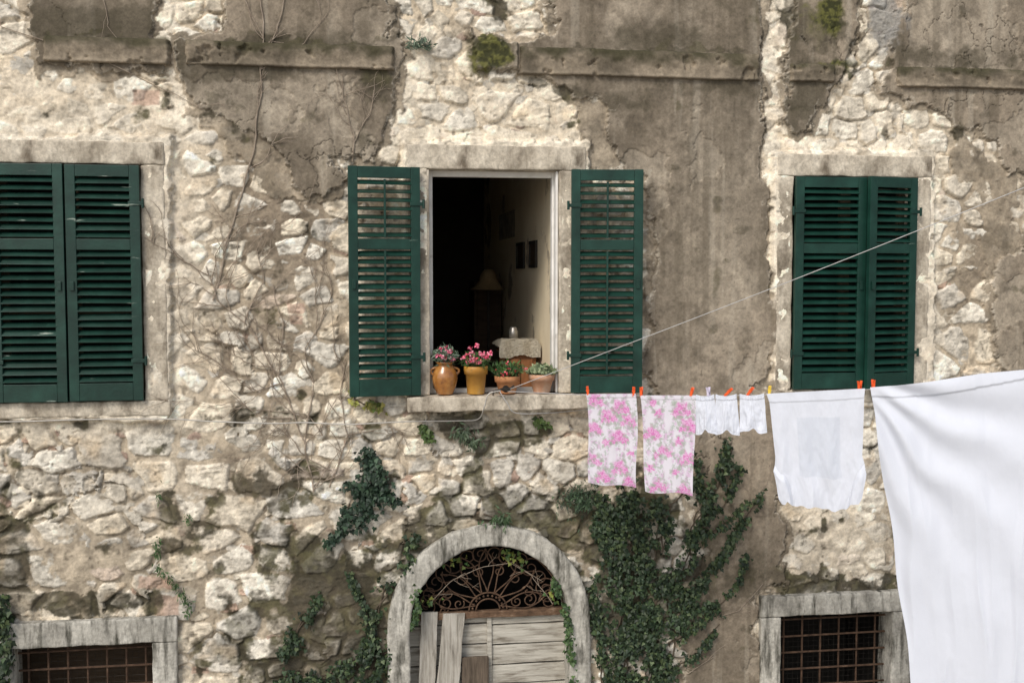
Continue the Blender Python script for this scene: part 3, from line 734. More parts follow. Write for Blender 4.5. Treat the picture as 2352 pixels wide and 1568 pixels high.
surround(bl, oBL, fBL, M_trimg, bottom=True, seed=31); recess(bl, oBL, DEP-.005, .3, M_brown); grille(bl, oBL, .05, 7, .125)
br = empty("window", ((oBR[0]+oBR[1])/2, 0, oBR[2]), house); br["label"] = "low window with rusty iron bars"
surround(br, oBR, fBR, M_trimg, bottom=True, seed=41); recess(br, oBR, DEP-.005, .6, M_dark); grille(br, oBR, .05, 6, .125)

# ---------------- ground
gx = np.linspace(-30, 30, 13); gy = np.linspace(-40, 3, 9)
Vv = [(x, y, 0) for y in gy for x in gx]; Fc = [[j*13+i, j*13+i+1, (j+1)*13+i+1, (j+1)*13+i] for j in range(8) for i in range(12)]
g = mo("ground", Vv, Fc, M_ground); g["kind"] = "structure"; g["label"] = "grey stone paving at the foot of the house"; g["category"] = "ground"

# ================================================================== ROOM CONTENTS
lp = W(1122, 640, 2.0); lamp = empty("floor_lamp", (lp[0], lp[1], rz0)); top(lamp, "floor lamp with a straw hat shaped shade in the room", "lamp")
b = MB(); b.tube([(lp[0], lp[1], rz0+.02), (lp[0], lp[1], lp[2]+.02)], .012, 8); b.lathe([(0, 0), (.14, 0), (.14, .015), (.03, .03), (.0, .03)], (lp[0], lp[1], rz0)); b.obj("stand", M_iron, lamp)
b = MB(); b.lathe([(.155, -.095), (.120, -.070), (.080, -.01), (.068, .035), (.045, .075), (.0, .085)], lp, 24, wob=.05); b.obj("lamp_shade", M_straw, lamp, smooth=True)
ca = W(1150, 815, .75); cb = W(1252, 815, .62)
cx0, cx1 = ca[0], min(cb[0], rx1-.03); cz = W(1200, 806, .6)[2]
cab = empty("wooden_cabinet", ((cx0+cx1)/2, .8, rz0)); top(cab, "reddish brown wooden cabinet under a fleece throw", "cabinet")
b = MB(); b.box(cx0+.02, cx1-.01, .62, .98, rz0+.06, cz-.02, bev=.006); b.box(cx0, cx1, .60, 1.0, cz-.02, cz, bev=.004)
for xx in (cx0+.04, cx1-.06):
    for y_ in (.65, .93): b.box(xx, xx+.03, y_, y_+.03, rz0, rz0+.058)
b.obj("carcass", M_owood, cab)
b = MB(); b.box(cx0+.05, (cx0+cx1)/2-.005, .605, .617, rz0+.1, cz-.06, bev=.003); b.obj("door", M_owood, cab)
b = MB(); b.box((cx0+cx1)/2+.005, cx1-.04, .605, .617, rz0+.1, cz-.06, bev=.003); b.obj("door", M_owood, cab)
n = 34; Vv = []; Fc = []
for j in range(n):
    for i in range(n):
        u = i/(n-1); v = j/(n-1)
        x = cx0-.035+u*(cx1-cx0+.050); e_ = min(u, 1-u)
        cap_ = .055*math.sqrt(max(0, 1-(1-min(e_/.14, 1))**2))
        if v < .45: y = .580-.012*math.sin(u*14); z = cz+.035+cap_-(.45-v)/.45*(.075+cap_+.012*math.sin(u*9))
        else: y = .580+(v-.45)/.55*.42; z = cz+.035+cap_*math.cos((v-.45)*2)
        z += .010*mnoise.noise(Vector((x*30, y*30, z*30)))
        Vv.append((x, y, z))
for j in range(n-1):
    for i in range(n-1): Fc.append([j*n+i, j*n+i+1, (j+1)*n+i+1, (j+1)*n+i])
fl = mo("fleece_throw", Vv, Fc, M_fleece, smooth=True); top(fl, "cream woolly fleece draped over the wooden cabinet", "throw")
jp = W(1179, 776, .8)
b = MB(); b.lathe([(0, 0), (.035, 0), (.035, .06), (.028, .07), (.028, .085), (.02, .09), (.0, .092)], (jp[0], .8, cz+.082)); jr = b.obj("tin_jar", M_tin, smooth=True); top(jr, "small metal jar standing on the fleece", "jar")
tp = W(1135, 700, 2.6); b = MB(); b.box(tp[0]-.2, rx1-.03, 2.5, 2.9, rz0, tp[2]+.22, bev=.01); b.box(tp[0]-.17, tp[0]+.05, 2.485, 2.498, rz0+.1, tp[2]+.18, bev=.004)
top(b.obj("wardrobe", M_brown), "dark brown wardrobe at the back of the room", "wardrobe")
def picture(px0, px1, y0, y1, name, label, frame=True):
    a_ = WX(px0, (y0+y1)/2, rx1-.02); c_ = WX(px1, (y0+y1)/2, rx1-.02)
    ya, yb = sorted((a_[1], c_[1])); zt = WX((px0+px1)/2, y0, rx1-.02)[2]; zb_ = WX((px0+px1)/2, y1, rx1-.02)[2]
    if not frame:
        b = MB(); b.box(rx1-.006, rx1-.003, ya, yb, zb_, zt); o = b.obj(name, M_paper); return top(o, label, "poster")
    e_ = empty(name, (rx1-.01, (ya+yb)/2, zb_)); top(e_, label, "picture", "small pictures on the room wall")
    b = MB(); f = .025
    b.box(rx1-.02, rx1-.002, ya, ya+f, zb_, zt); b.box(rx1-.02, rx1-.002, yb-f, yb, zb_, zt)
    b.box(rx1-.019, rx1-.003, ya+f, yb-f, zb_, zb_+f); b.box(rx1-.019, rx1-.003, ya+f, yb-f, zt-f, zt); b.obj("frame", M_iron, e_)
    b = MB(); b.box(rx1-.010, rx1-.005, ya+f, yb-f, zb_+f, zt-f); b.obj("picture_print", M_brown, e_)
picture(1185, 1201, 557, 617, "framed_picture", "small dark framed picture on the cream wall")
picture(1214, 1229, 553, 615, "framed_picture", "small dark framed picture on the cream wall")
picture(1143, 1178, 488, 548, "poster", "faded paper poster on the cream wall", False)

# ================================================================== POTS
def pot_plant(cx, yb, mat, prof, label, plants, y=-.06, handles=False):
    p = W(cx, yb, y); p[2] = sill_z+.003
    e_ = empty("potted_plant", p); top(e_, label, "potted plant", "flower pots on the window sill")
    b = MB(); b.lathe(prof, p, 32)
    if handles:
        for s in (-1, 1):
            b.tube([(p[0]+s*(.052+.045*math.sin(t)), p[1], p[2]+.185-.075*t/math.pi*1.0+.012*math.sin(t)) for t in np.linspace(0, math.pi, 14)], .0085, 8)
    b.obj("pot", mat, e_, smooth=True)
    rimr = prof[-3][0]; hz = max(z for r, z in prof)
    b = MB(); b.lathe([(0, hz-.018), (rimr*.9, hz-.02)], p, 20); b.obj("soil", M_soil, e_)
    for nm_, shape, npts, rad, ht, size, pal, kind in plants:
        th = R.uniform(0, 2*np.pi, npts); rr = rad*np.sqrt(R.rand(npts)); zz = R.rand(npts)
        P = np.stack([p[0]+rr*np.cos(th)*(.5+.6*zz), p[1]+rr*np.sin(th)*(.5+.6*zz), p[2]+hz-.02+ht*zz*(1-.5*(rr/rad)**2)], 1)
        if kind == 'flower':
            P[:, 2] += ht*.35; P[:, 1] = np.minimum(P[:, 1], p[1])-.035
            for q_ in P:
                Q = q_+R.normal(0, .003, (9, 3))
                Vv, Fc, cc_ = leaves(Q, size, shape, pal, outward=(0, -.5, .4), spread=.7, tip=(0, 0, 0), tspread=1)
                mo("flower", Vv, Fc, M_leaf, e_, col=cc_)
        else:
            Vv, Fc, cc_ = leaves(P, size, shape, pal, outward=(0, -.6, .5), spread=.7, tip=(0, 0, .7), tspread=.7)
            mo(nm_, Vv, Fc, M_leaf, e_, col=cc_)
GG = [(.10, .15, .10), (.18, .25, .18), (.25, .32, .24), (.05, .09, .04)]
DG = [(.04, .10, .03), (.07, .15, .04), (.03, .06, .02), (.12, .2, .06)]
PK = [(.80, .12, .22), (.85, .25, .38), (.75, .07, .14), (.9, .4, .5)]
RD = [(.75, .04, .07), (.8, .12, .14), (.85, .2, .25)]
pr_a = [(0, 0), (.052, 0), (.058, .01), (.078, .06), (.088, .11), (.080, .155), (.058, .185), (.052, .20), (.060, .215), (.066, .222), (.058, .222), (.045, .20)]
pot_plant(1022, 905, M_amph, pr_a, "round brown glazed two handled pot with pink carnations", [("foliage", LAN, 480, .085, .12, .045, GG, 'l'), ("flowers", PET, 12, .10, .10, .017, PK, 'flower')], handles=True)
def pot(rb, rt_, hh, rim): return [(0, 0), (rb, 0), (rb+.002, .004), (rt_-.004, hh-rim), (rt_+.006, hh-rim), (rt_+.01, hh-.004), (rt_+.007, hh), (rt_-.004, hh), (rt_-.01, hh-.03)]
pot_plant(1093, 902, M_ochre, pot(.058, .074, .190, .055), "tall ochre clay flower pot full of pink flowers", [("foliage", LAN, 320, .11, .11, .045, DG, 'l'), ("flowers", PET, 32, .13, .13, .017, PK, 'flower')])
pot_plant(1165, 897, M_terra, pot(.056, .080, .120, .042), "orange terracotta pot with small red flowers", [("foliage", LAN, 620, .12, .12, .042, DG, 'l'), ("flowers", PET, 14, .14, .09, .014, RD, 'flower')])
pot_plant(1244, 900, M_terrap, pot(.054, .082, .128, .042), "pale terracotta pot with a grey green succulent", [("foliage", IVY, 420, .10, .085, .032, [(.22, .28, .15), (.35, .38, .22), (.14, .2, .1)], 'l')])

# ================================================================== CLOTHESLINE
LA = math.radians(35); P0 = W(1160, 897, -.22); LN = np.array([-math.sin(LA), -math.cos(LA), 0])
def Lp(px_, py_, off=0.0):
    px_ = np.asarray(px_, float); py_ = np.asarray(py_, float)
    D = fw+rt*((px_-1176)/F)[..., None]+up*((784-py_)/F)[..., None]
    t = ((P0-C)@LN)/(D@LN)
    return C+D*t[..., None]+LN*np.asarray(off)[..., None]
lx = [1165, 1345, 1480, 1600, 1765, 1990, 2150, 2352, 2800]; ly = [897, 905, 907, 908, 905, 893, 877, 850, 785]
def line_y(x): return np.interp(x, lx, ly)
b = MB(); tx = np.linspace(1165, 2800, 90); b.tube(list(Lp(tx, line_y(tx)+1.5, np.zeros(90))), .0024, 6)
top(b.obj("clothesline", M_cord, smooth=True), "thin pale cord clothesline loaded with washing", "clothesline")
b = MB(); tx = np.linspace(1172, 2800, 60); ty = 893+(tx-1172)*(425-893)/(2352-1172)+8*np.sin((tx-1172)/1628*np.pi); b.tube(list(Lp(tx, ty, np.zeros(60))), .0025, 6)
top(b.obj("return_line", M_cord, smooth=True), "empty upper cord rising from the window sill", "clothesline")
pp = W(1162, 893, -.22)
pul = empty("line_pulley", pp); top(pul, "small dark iron pulley fixed at the window sill", "pulley")
b = MB(); b.tube([(pp[0], pp[1]-.008, pp[2]), (pp[0], pp[1]+.008, pp[2])], .024, 14); b.obj("wheel", M_iron, pul)
b = MB(); b.tube([(pp[0]-.07, pp[1]+.03, pp[2]-.02), (pp[0]-.03, pp[1], pp[2]), (pp[0]+.03, pp[1]-.012, pp[2]+.004), (pp[0]+.055, pp[1], pp[2]+.02)], .007, 8)
b.tube([(pp[0]-.08, pp[1]+.05, sill_z+.002), (pp[0]-.08, pp[1]+.05, sill_z+.03), (pp[0]-.02, pp[1], pp[2])], .006, 8)
b.box(pp[0]-.03, pp[0]+.03, pp[1]-.02, pp[1]-.012, pp[2]-.01, pp[2]+.01, bev=.002); b.obj("bracket", M_iron, pul)
def cable(pts, r, name, label, y=-.095, mat=M_cable):
    b = MB(); P = [W(p[0], p[1], p[2] if len(p) > 2 else y) for p in pts]
    Q = []
    for i in range(len(P)-1):
        for s_ in np.linspace(0, 1, 10)[:-1]:
            v0 = P[max(i-1, 0)]; v1 = P[i]; v2 = P[i+1]; v3 = P[min(i+2, len(P)-1)]
            Q.append(.5*((2*v1)+(-v0+v2)*s_+(2*v0-5*v1+4*v2-v3)*s_**2+(-v0+3*v1-3*v2+v3)*s_**3))
    Q.append(P[-1]); b.tube(Q, r, 6); return top(b.obj(name, mat, smooth=True), label, "cable")
cable([(-150, 960), (0, 968), (200, 963), (385, 962), (480, 967), (620, 972), (700, 970), (800, 974), (930, 968), (1050, 966), (1098, 962), (1112, 935, -.19), (1122, 905, -.22), (1150, 897, -.22)], .0042, "wall_cable", "grey cable sagging along the wall under the sills")
cable([(1148, 899, -.22), (1165, 925, -.22), (1185, 948, -.20), (1260, 948, -.13), (1345, 940, -.12), (1420, 930, -.12)], .003, "loose_wire", "loose pale wire looping over the sill edge", mat=M_cord)

# ---------------- cloth
def cloth(name, nu, nv, fpx, foff, fcol, label, cat, group=None):
    U, Vg = np.meshgrid(np.linspace(0, 1, nu), np.linspace(0, 1, nv))
    X, Y = fpx(U, Vg); P = Lp(X, Y, foff(U, Vg)).reshape(-1, 3)
    I = np.arange(nu*nv).reshape(nv, nu)
    q = np.stack([I[:-1, :-1], I[1:, :-1], I[1:, 1:], I[:-1, 1:]], -1).reshape(-1, 4)
    c = fcol(U, Vg).reshape(-1, 3)
    o = mo(name, P, q, M_cloth, smooth=True, col=c)
    return top(o, label, cat, group)
def lerp4(tl, tr, bl_, br_):
    def f(U, Vg):
        X = (tl[0]*(1-U)+tr[0]*U)*(1-Vg)+(bl_[0]*(1-U)+br_[0]*U)*Vg
        Y = (tl[1]*(1-U)+tr[1]*U)*(1-Vg)+(bl_[1]*(1-U)+br_[1]*U)*Vg
        return X, Y
    return f
WH = np.array([.735, .765, .85])
def bc(a, c): return np.broadcast_to(np.array(a), c.shape)
def floral(seed, asp):
    rs = np.random.RandomState(seed)
    def f(U, Vg):
        x = U; y = Vg*asp
        c = np.ones(U.shape+(3,))*np.array([.75, .72, .79])
        nz_ = fbm(x*16+seed, y*16, 4, seed); nz2 = fbm(x*34, y*34+seed, 3, seed+1)
        for cx in (.04, .22, .40, .58, .76, .94):
            dd = np.abs(x-cx-.05*np.sin(y*7+cx*20))
            m = ss(.085, .01, dd)*ss(-.06, .10, nz_); c = M3(c, bc([.60, .32, .56], c), m*.55)
            m = ss(.08, .01, dd)*ss(.00, .12, nz2); c = M3(c, bc([.30, .38, .30], c), m*.6)
        pts = []
        for j in range(6):
            for i in range(2):
                pts.append((.20+.52*i+rs.uniform(-.07, .07)+(.14 if j % 2 else -.04), (j+.45)*asp/6+rs.uniform(-.06, .06)+(.12 if i else -.05)))
        for k, (cx, cy) in enumerate(pts):
            big_ = rs.rand() > .3
            for (ddx, ddy, r0) in (((0, 0, .125), (.12, .07, .075), (-.11, .09, .06)) if big_ else ((0, 0, .08),)):
                r0 = r0*rs.uniform(.8, 1.2); dx = x-cx-ddx; dy = y-cy-ddy; rr = np.hypot(dx, dy)+nz2*.10+nz_*.05; an = np.arctan2(dy, dx)
                lf = ss(.03, 0, np.abs(rr-r0*1.15)-.02)*ss(.1, .7, np.cos(an*3+k)); c = M3(c, bc([.30, .38, .28], c), lf*.65)
                m = ss(r0*1.15, r0*.55, rr*(1+.15*np.cos(an*5+k)))
                pet = ss(.1, .95, .5+.5*np.sin(rr*80+an*2+k+nz_*16))
                cc_ = M3(bc([.64, .14, .45], c), bc([.78, .46, .70], c), pet)
                c = M3(c, cc_, m*.88)
        hem = (Vg > .965)*.12; return c*(1-hem)[..., None]
    return f
def toff(seed, amp=.014):
    return lambda U, Vg: .009+amp*(1+fbm(U*3+seed, Vg*1.2, 3, seed)*2.5)*Vg**.7+.008*np.sin(U*14+seed+Vg*2)*Vg+.004*(Vg < .045)+.004*fbm(U*9, Vg*9, 3, seed)
L1 = lerp4((1348, 904), (1462, 903), (1358, 1106), (1467, 1119)); L2 = lerp4((1470, 907), (1597, 907), (1488, 1126), (1597, 1135))
cloth("floral_towel", 110, 200, lambda U, Vg: (L1(U, Vg)[0]+3*np.sin(Vg*5), L1(U, Vg)[1]+3*np.sin(U*6)*Vg), toff(1), floral(3, 1.85), "white tea towel printed with pink roses pegged on the line", "towel", "matching floral towels on the line")
cloth("floral_towel", 110, 200, lambda U, Vg: (L2(U, Vg)[0]+3*np.sin(Vg*4+1), L2(U, Vg)[1]+3*np.sin(U*7)*Vg), toff(4), floral(8, 1.85), "white tea towel printed with pink roses pegged on the line", "towel", "matching floral towels on the line")
white = lambda U, Vg: np.ones(U.shape+(3,))*WH
def pants(x0, x1, y1, seed, tilt, fl=4):
    def f(U, Vg):
        pin = 5*np.sin(np.pi*U)*(1-Vg)
        X = (x0-fl*Vg)*(1-U)+(x1+fl*Vg)*U+tilt*Vg
        bot = y1-8*np.exp(-((U-.52)/.10)**2)+3*np.sin(U*6+seed)
        Y = line_y(X)-3+pin; Y = Y+(bot-Y)*Vg; return X, Y
    def cl(U, Vg):
        c = white(U, Vg); m = ss(.02, .0, np.abs(Vg-.13)); m = np.maximum(m, ss(.02, 0, np.abs(Vg-.93))*.8); m = np.maximum(m, ss(.025, 0, np.abs(np.abs(U-.52)-.10*Vg)))
        return c*(1-.15*m)[..., None]
    return cloth("underpants", 70, 70, f, lambda U, Vg: .012+.030*np.sin(U*3.14)*Vg+.007*np.sin(U*9+seed+Vg*3)*Vg+.004*(Vg < .13)+.030*fbm(U*5+seed*3, Vg*3, 3, seed)*(.3+Vg)+.0025*np.sin(U*60)*(Vg < .13), cl,
                 "white cotton underpants pegged by the waistband", "underwear", "white underpants on the line")
pants(1600, 1642, 995, 1, 2); pants(1645, 1693, 996, 2, 3, 5); pants(1700, 1756, 991, 3, 4, 4)
def shirt_px(U, Vg):
    L_ = np.interp(Vg, [0, .08, .3, .60, .68, .74, .82, 1], [1762, 1768, 1774, 1782, 1781, 1779, 1784, 1792])
    R_ = np.interp(Vg, [0, .08, .3, .62, .70, .78, .84, 1], [1988, 1986, 1984, 1981, 1987, 1992, 1990, 1982])
    X = L_*(1-U)+R_*U
    bot = np.interp(U, [0, .04, .08, .11, .16, .3, .5, .62, .8, .86, .90, .96, 1], [1142, 1152, 1156, 1150, 1158, 1163, 1165, 1173, 1168, 1156, 1158, 1154, 1140])
    Y0 = line_y(X)-2; return X, Y0+(bot+2*np.sin(U*40)-Y0)*Vg
def shirt_col(U, Vg):
    c = np.ones(U.shape+(3,))*WH
    m = ss(.27, .285, U)*ss(.75, .735, U)*ss(.22, .23, Vg)*ss(.74, .73, Vg); c = M3(c, bc([.655, .695, .785], c), m*.8)
    hem = ss(.006, .0, np.abs(Vg-.085)); c = c*(1-.12*hem)[..., None]
    ar = ss(.02, 0, np.abs(np.hypot((U+.02)/.2, (Vg-.98)/.3)-1)); ar = np.maximum(ar, ss(.02, 0, np.abs(np.hypot((U-1.02)/.2, (Vg-.98)/.3)-1)))
    return c*(1-.15*ar)[..., None]
def shirt_off(U, Vg):
    ar = np.minimum(np.hypot((U+.02)/.2, (Vg-.98)/.3), np.hypot((U-1.02)/.2, (Vg-.98)/.3))
    return .012+.045*fbm(U*5, Vg*2.2, 4, 2)*Vg+.010*np.sin(U*22+3*fbm(U*2, Vg*2, 2, 1))*Vg**.6+.004*(Vg < .085)+.02*ss(1, .8, ar)+.006*fbm(U*16, Vg*9, 3, 4)
cloth("t_shirt", 150, 150, shirt_px, shirt_off, shirt_col, "white t-shirt hung upside down by its hem", "t-shirt")
def sheet_px(U, Vg):
    X0 = np.interp(Vg, [0, .04, .2, .45, .72, 1], [2000, 2004, 2028, 2060, 2094, 2135])+3*np.sin(Vg*23)
    X = X0*(1-U)+2760*U
    Yt = np.interp(X, [1990, 2060, 2150, 2250, 2352, 2800], [889, 884, 873, 857, 848, 782]); Yb = 1850
    return X, Yt+(Yb-Yt)*Vg
def sheet_off(U, Vg):
    an = np.arctan2(Vg+.03, U+.05); d = U+Vg*.06; rad = np.hypot(U, Vg)
    f1 = .020*np.sin(an*17+3.5*fbm(U*2.5, Vg*2.5, 3, 1)*2)*np.exp(-rad**2*2.2)*ss(0, .14, rad)
    f2 = .050*fbm(d*11, Vg*.7, 3, 5)*(.30+Vg)
    f3 = .020*(1-np.abs(fbm(d*7+3, Vg*.9, 3, 8))*8).clip(0, 1)*(.3+Vg)
    return (.012+.08*fbm(d*4+.6*Vg, Vg*.9+U*.5, 2, 3)*(.25+Vg)+f1+f2+f3+.04*np.sin((U*2.3-Vg*1.1)*3)*Vg+.004*fbm(U*26, Vg*26, 3, 2)
            +.007*(Vg < .022+.012*np.sin(U*7)))
def sheet_col(U, Vg):
    c = np.ones(U.shape+(3,))*WH; th = .022+.012*np.sin(U*7); return c*(1-.22*ss(.0025, 0, np.abs(Vg-th)))[..., None]
cloth("bed_sheet", 320, 380, sheet_px, sheet_off, sheet_col, "large white bed sheet draped over the line", "bed sheet")

def pin_mesh(mat):
    b = MB()
    for s in (-1, 1):
        Vv = []
        for z, y, t in ((-.022, .0015, .003), (-.010, .004, .004), (.012, .0055, .004), (.030, .013, .003)):
            for xx in (-.0065, .0065):
                Vv += [(xx, s*y, z), (xx, s*(y+t), z)]
        Fc = []
        for i in range(3):
            o_ = i*4; Fc += [[o_, o_+1, o_+5, o_+4], [o_+2, o_+6, o_+7, o_+3], [o_+1, o_+3, o_+7, o_+5], [o_, o_+4, o_+6, o_+2]]
        Fc += [[0, 2, 3, 1], [12, 13, 15, 14]]
        b.add(Vv, Fc)
    b.tube([(-.009, 0, .008), (.009, 0, .008)], .0045, 8)
    me = bpy.data.meshes.new("clothespin"); me.from_pydata(b.v, [], b.f); me.materials.append(mat); return me
pmesh = {k: pin_mesh(m) for k, m in (('orange', M_orange), ('yellow', M_yellow), ('lilac', M_lilac))}
for x, c_, tl in [(1351, 'orange', .12), (1456, 'orange', -.05), (1474, 'orange', .02), (1589, 'orange', -.22), (1628, 'lilac', .1), (1672, 'orange', -.75), (1722, 'orange', -.6), (1768, 'yellow', -.05), (1975, 'orange', 0), (2006, 'orange', 0)]:
    o = bpy.data.objects.new("clothespin", pmesh[c_]); p = Lp(np.array(x), line_y(x)-5, np.array(.006))
    link(o, None, p); o.rotation_euler = (0, tl*-1, -LA+random.uniform(-.5, .5)); o.scale = (1.15, 1.1, 1.25)
    top(o, "%s plastic clothespin gripping washing on the line" % c_, "clothespin", "clothespins along the washing line")

# ================================================================== PLANTS ON THE WALL
def strokes(defs, dens, depth=.05, thin=0):
    P = []
    for pts, wd in defs:
        pts = np.array(pts, float)
        for i in range(len(pts)-1):
            a_, b_ = pts[i], pts[i+1]; L_ = np.hypot(*(b_-a_)); n = max(3, int(L_*wd*dens))
            t = R.rand(n); c_ = a_+(b_-a_)*t[:, None]+np.clip(R.normal(0, .55, (n, 2)), -1.5, 1.5)*wd
            for x, y in c_:
                if thin and mnoise.noise(Vector((x*.028, y*.020, 1)))+.7*mnoise.noise(Vector((x*.08, y*.05, 4))) < thin-.45-(.25 if wd > 25 or wd < 14 else 0)+R.normal(0, .05): continue
                p = W(x, y, -.06); hh = wall_h(p[0], p[2])
                P.append((p[0], -max(hh, .03)-.008-R.rand()**1.5*depth, p[2]))
    return np.array(P)
IV = [(.024, .043, .019), (.042, .070, .030), (.013, .025, .012), (.085, .115, .048), (.032, .056, .028)]
def ivy(name, defs, dens, size, pal, label, cat, shape=IVY, depth=.06, stems=True, spread=.45, tip=(0, 0, -1), tsp=.5, thin=.28):
    P = strokes(defs, dens, depth, thin)
    base = P[np.argmin(P[:, 2])]
    e_ = empty(name, (base[0], base[1], base[2])); top(e_, label, cat)
    Vv, Fc, cc_ = leaves(P, size, shape, pal, outward=(-.1, -1, .35), spread=spread, tip=tip, tspread=tsp)
    mo("foliage", Vv, Fc, M_leaf, e_, col=cc_)
    if stems:
        for pts, wd in defs:
            pts_ = np.array(pts, float)
            for k in range(2 if wd > 15 else 1):
                b = MB(); Q = []
                for i in range(len(pts_)-1):
                    for s_ in np.linspace(0, 1, 8)[:-1]:
                        c_ = pts_[i]*(1-s_)+pts_[i+1]*s_; c_ = c_+np.array([math.sin(c_[1]*.05+k*2), math.cos(c_[0]*.06+k)])*wd*.3
                        p = W(c_[0], c_[1], -.06); Q.append((p[0], -wall_h(p[0], p[2])-.006, p[2]))
                b.tube(Q, list(np.linspace(.006, .003, len(Q))), 5)
                b.obj("stem", M_stem, e_)
ivy("ivy_plant", [
 ([(1440, 1700), (1430, 1400), (1425, 1280), (1410, 1200), (1370, 1150)], 34), ([(1500, 1700), (1490, 1450), (1470, 1300), (1455, 1210), (1445, 1130)], 36),
 ([(1520, 1600), (1560, 1430), (1580, 1300), (1600, 1200), (1650, 1100), (1682, 1010)], 20), ([(1560, 1430), (1620, 1330), (1690, 1220), (1748, 1135)], 9),
 ([(1540, 1480), (1620, 1420), (1690, 1350), (1712, 1270)], 10), ([(1390, 1700), (1385, 1500), (1372, 1420), (1370, 1330)], 16), ([(1520, 1270), (1540, 1160), (1610, 1090)], 16),
 ([(1500, 1400), (1560, 1320)], 30), ([(1390, 1260), (1360, 1190)], 14), ([(1600, 1200), (1660, 1160), (1700, 1070)], 9), ([(1530, 1430), (1640, 1380)], 10), ([(1610, 1150), (1600, 1040)], 8),
 ([(1560, 1400), (1650, 1290), (1700, 1200)], 8), ([(1520, 1560), (1600, 1500), (1660, 1420)], 9), ([(1580, 1240), (1640, 1220), (1720, 1150)], 8), ([(1500, 1300), (1520, 1200), (1500, 1130)], 14)],
 .16, .028, IV, "dense dark green ivy climbing the wall beside the arch", "ivy", thin=.42)
ivy("creeper_plant", [([(1290, 1150), (1335, 1130), (1360, 1180)], 26), ([(1315, 1120), (1345, 1190)], 22)], .2, .029, [(.06, .10, .05), (.03, .055, .03)], "bushy green creeper above the arch", "creeper", LAN, .09)
ivy("creeper_plant", [([(845, 1045), (865, 1110), (850, 1150), (825, 1195)], 26), ([(870, 1120), (900, 1150), (918, 1160)], 14), ([(800, 1120), (850, 1130)], 18), ([(800, 1160), (785, 1215), (750, 1250)], 10)],
 .17, .032, [(.025, .05, .03), (.045, .08, .045), (.015, .03, .018)], "dark leafy creeper growing out of the stones", "creeper")
ivy("ivy_plant", [([(955, 1230), (940, 1270), (930, 1310)], 15), ([(900, 1345), (865, 1400), (850, 1480), (850, 1600)], 24), ([(850, 1480), (820, 1520), (760, 1555), (640, 1562)], 19), ([(700, 1420), (680, 1470), (650, 1510)], 20), ([(890, 1500), (830, 1560)], 24), ([(800, 1320), (840, 1400)], 10), ([(740, 1370), (700, 1420)], 12)],
 .16, .029, IV, "dark ivy trailing down beside the arch", "ivy", thin=.38)
ivy("ivy_plant", [([(1270, 1330), (1300, 1400), (1308, 1480), (1318, 1600)], 9), ([(955, 1345), (960, 1400), (940, 1440)], 8)], .16, .028, [(.04, .08, .03), (.08, .13, .045)], "thin ivy hanging over the arch stones", "ivy", depth=.09, thin=.40)
ivy("small_fern", [([(360, 1240), (362, 1300), (395, 1335), (428, 1375), (430, 1415)], 9), ([(372, 1110), (365, 1150)], 8), ([(432, 1180), (428, 1200)], 7)], .2, .030, [(.07, .13, .04), (.04, .08, .03)], "small green ferns rooted in the wall joints", "fern", LAN, thin=.55, stems=False)
ivy("wall_plant", [([(1045, 990), (1075, 995), (1100, 1020)], 17)], .22, .05, [(.06, .09, .05), (.10, .14, .08)], "feathery weed growing under the sill", "weed", LAN, .09)
ivy("wall_plant", [([(940, 100), (985, 105)], 11)], .25, .045, [(.06, .09, .06), (.11, .15, .10)], "tuft of weed growing from the wall top joint", "weed", LAN, .08, tip=(0, 0, .3))
ivy("wall_plant", [([(1110, 1185), (1165, 1190)], 13)], .25, .045, [(.05, .09, .04), (.08, .13, .06)], "fern tuft sitting on top of the arch", "weed", LAN, .08)
ivy("wall_plant", [([(808, 895), (812, 918), (845, 930), (888, 938)], 9), ([(855, 920), (850, 945)], 8)], .08, .032, [(.28, .29, .07), (.14, .19, .05), (.34, .31, .09)], "yellowing climbing leaves beside the shutter", "creeper", depth=.04, thin=.5)
ivy("wall_plant", [([(970, 975), (990, 1010)], 9), ([(1230, 965), (1260, 975)], 8)], .16, .032, [(.10, .15, .04), (.06, .10, .03)], "small leafy weeds in the joints below the sill", "weed")
ivy("creeper_plant", [([(0, 1370), (12, 1440), (20, 1500), (5, 1600)], 16)], .16, .038, IV, "dark creeper at the foot of the wall", "creeper", depth=.1)
P = []
for (x, y, n) in ((1170, 1272, 26), (1050, 1290, 14), (1200, 1290, 12), (1280, 1370, 12), (985, 1380, 10)):
    for i in range(n):
        P.append(W(x+R.normal(0, 14), y+R.normal(0, 8), .02))
Vv, Fc, cc_ = leaves(np.array(P), .030, IVY, [(.15, .22, .05), (.3, .32, .08), (.06, .12, .04)]); o = mo("climbing_leaves", Vv, Fc, M_leaf, col=cc_); top(o, "pale green climbing leaves caught in the iron fanlight", "creeper")

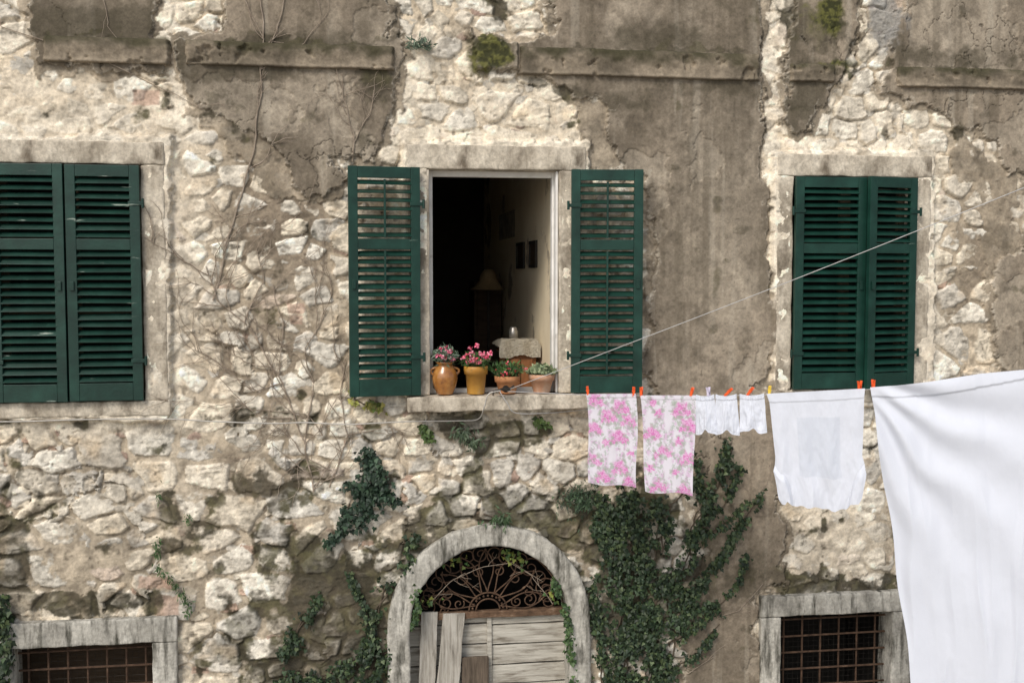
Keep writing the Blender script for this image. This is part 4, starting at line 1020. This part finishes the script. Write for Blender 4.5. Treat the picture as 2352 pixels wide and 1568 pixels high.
def vine(defs, label, nbr, seed, lmul=1.0, flat=None):
    rs = random.Random(seed); b = MB()
    def wp(x, z, lift): return (x, (-wall_h(x, z)-lift) if flat is None else flat-lift, z)
    def walk(x, z, an, L_, r, lvl):
        pts = []; n = max(6, int(L_/.02)); a0 = an
        for i in range(n):
            pts.append(wp(x, z, .005+.012*abs(math.sin(i*.3)))); an += rs.uniform(-.30, .30)+(a0-an)*.1
            x += math.cos(an)*L_/n; z += math.sin(an)*L_/n
            if flat is not None and not inside(x, z): break
            if lvl < 3 and rs.random() < .09: walk(x, z, an+rs.choice((-1, 1))*rs.uniform(.3, .9), L_*rs.uniform(.3, .6), r*.75, lvl+1)
        if len(pts) > 2: b.tube(pts, list(np.linspace(r, r*.5, len(pts))), 4)
    for pts, r in defs:
        Q = []
        P = [W(p[0], p[1], -.06 if flat is None else flat) for p in pts]
        for i in range(len(P)-1):
            for s_ in np.linspace(0, 1, 9)[:-1]:
                v = P[i]*(1-s_)+P[i+1]*s_; x = v[0]+.03*mnoise.noise(Vector((v[2]*5, seed, i))); z = v[2]; Q.append(wp(x, z, .008))
                if rs.random() < nbr:
                    dr = P[i+1]-P[i]; walk(x, z, math.atan2(dr[2], dr[0])+rs.choice((-1, 1))*rs.uniform(.25, .9), rs.uniform(.2, .65)*lmul, r*.6, 1)
        b.tube(Q, list(np.linspace(r, r*.55, len(Q))), 5)
    top(b.obj("bare_vine", M_twig), label, "vine")
vine([([(720, 1130), (700, 1020), (640, 860), (560, 740), (500, 690), (470, 600)], .006), ([(700, 1020), (720, 880), (700, 800), (760, 700)], .005), ([(650, 880), (580, 900), (500, 830), (440, 800)], .004), ([(670, 960), (600, 960), (520, 900)], .004), ([(560, 740), (600, 650), (590, 560)], .004), ([(640, 860), (650, 740), (620, 640)], .004)], "bare twiggy vine fanning across the stones", .34, 3, 1.0)
vine([([(490, 690), (520, 560), (555, 440), (588, 310), (600, 160), (605, 90), (560, 0), (540, -60)], .006), ([(600, 160), (640, 60), (670, -60)], .005), ([(605, 90), (600, -60)], .005), ([(600, 160), (700, 100), (760, 20)], .003)], "bare vine climbing past the render to the ledge", .15, 4, .8)
vine([([(810, 370), (815, 300), (790, 230), (785, 160)], .004), ([(812, 330), (850, 260), (860, 200)], .003)], "small bare vine branching over the render", .35, 5, .5)
vine([([(760, 1120), (800, 1000), (780, 900), (800, 820)], .005), ([(800, 1000), (900, 980), (940, 1000)], .004), ([(740, 1000), (700, 950), (560, 940)], .004), ([(760, 1080), (700, 1050), (640, 1100)], .004)], "dry vine tangled below the shutter", .36, 6, .7)
vine([([(0, 60), (120, 100), (260, 150), (400, 215), (480, 260)], .003), ([(240, 0), (250, 60), (300, 130)], .0025)], "thin dry tendril trailing across the wall", .05, 8, .5)
vine([([(1600, 1430), (1700, 1400), (1760, 1330)], .003), ([(1560, 1560), (1650, 1500)], .003), ([(1680, 1300), (1700, 1180), (1770, 1100)], .003)], "dry brown tendrils beside the ivy", .25, 9, .5)
vine([([(985, 1385), (1040, 1330), (1110, 1300), (1180, 1290), (1250, 1340)], .003), ([(1270, 1385), (1220, 1320), (1150, 1275)], .003)], "dry vine woven through the iron fanlight", .3, 12, .3, flat=.04)
print("verts wall", len(V))
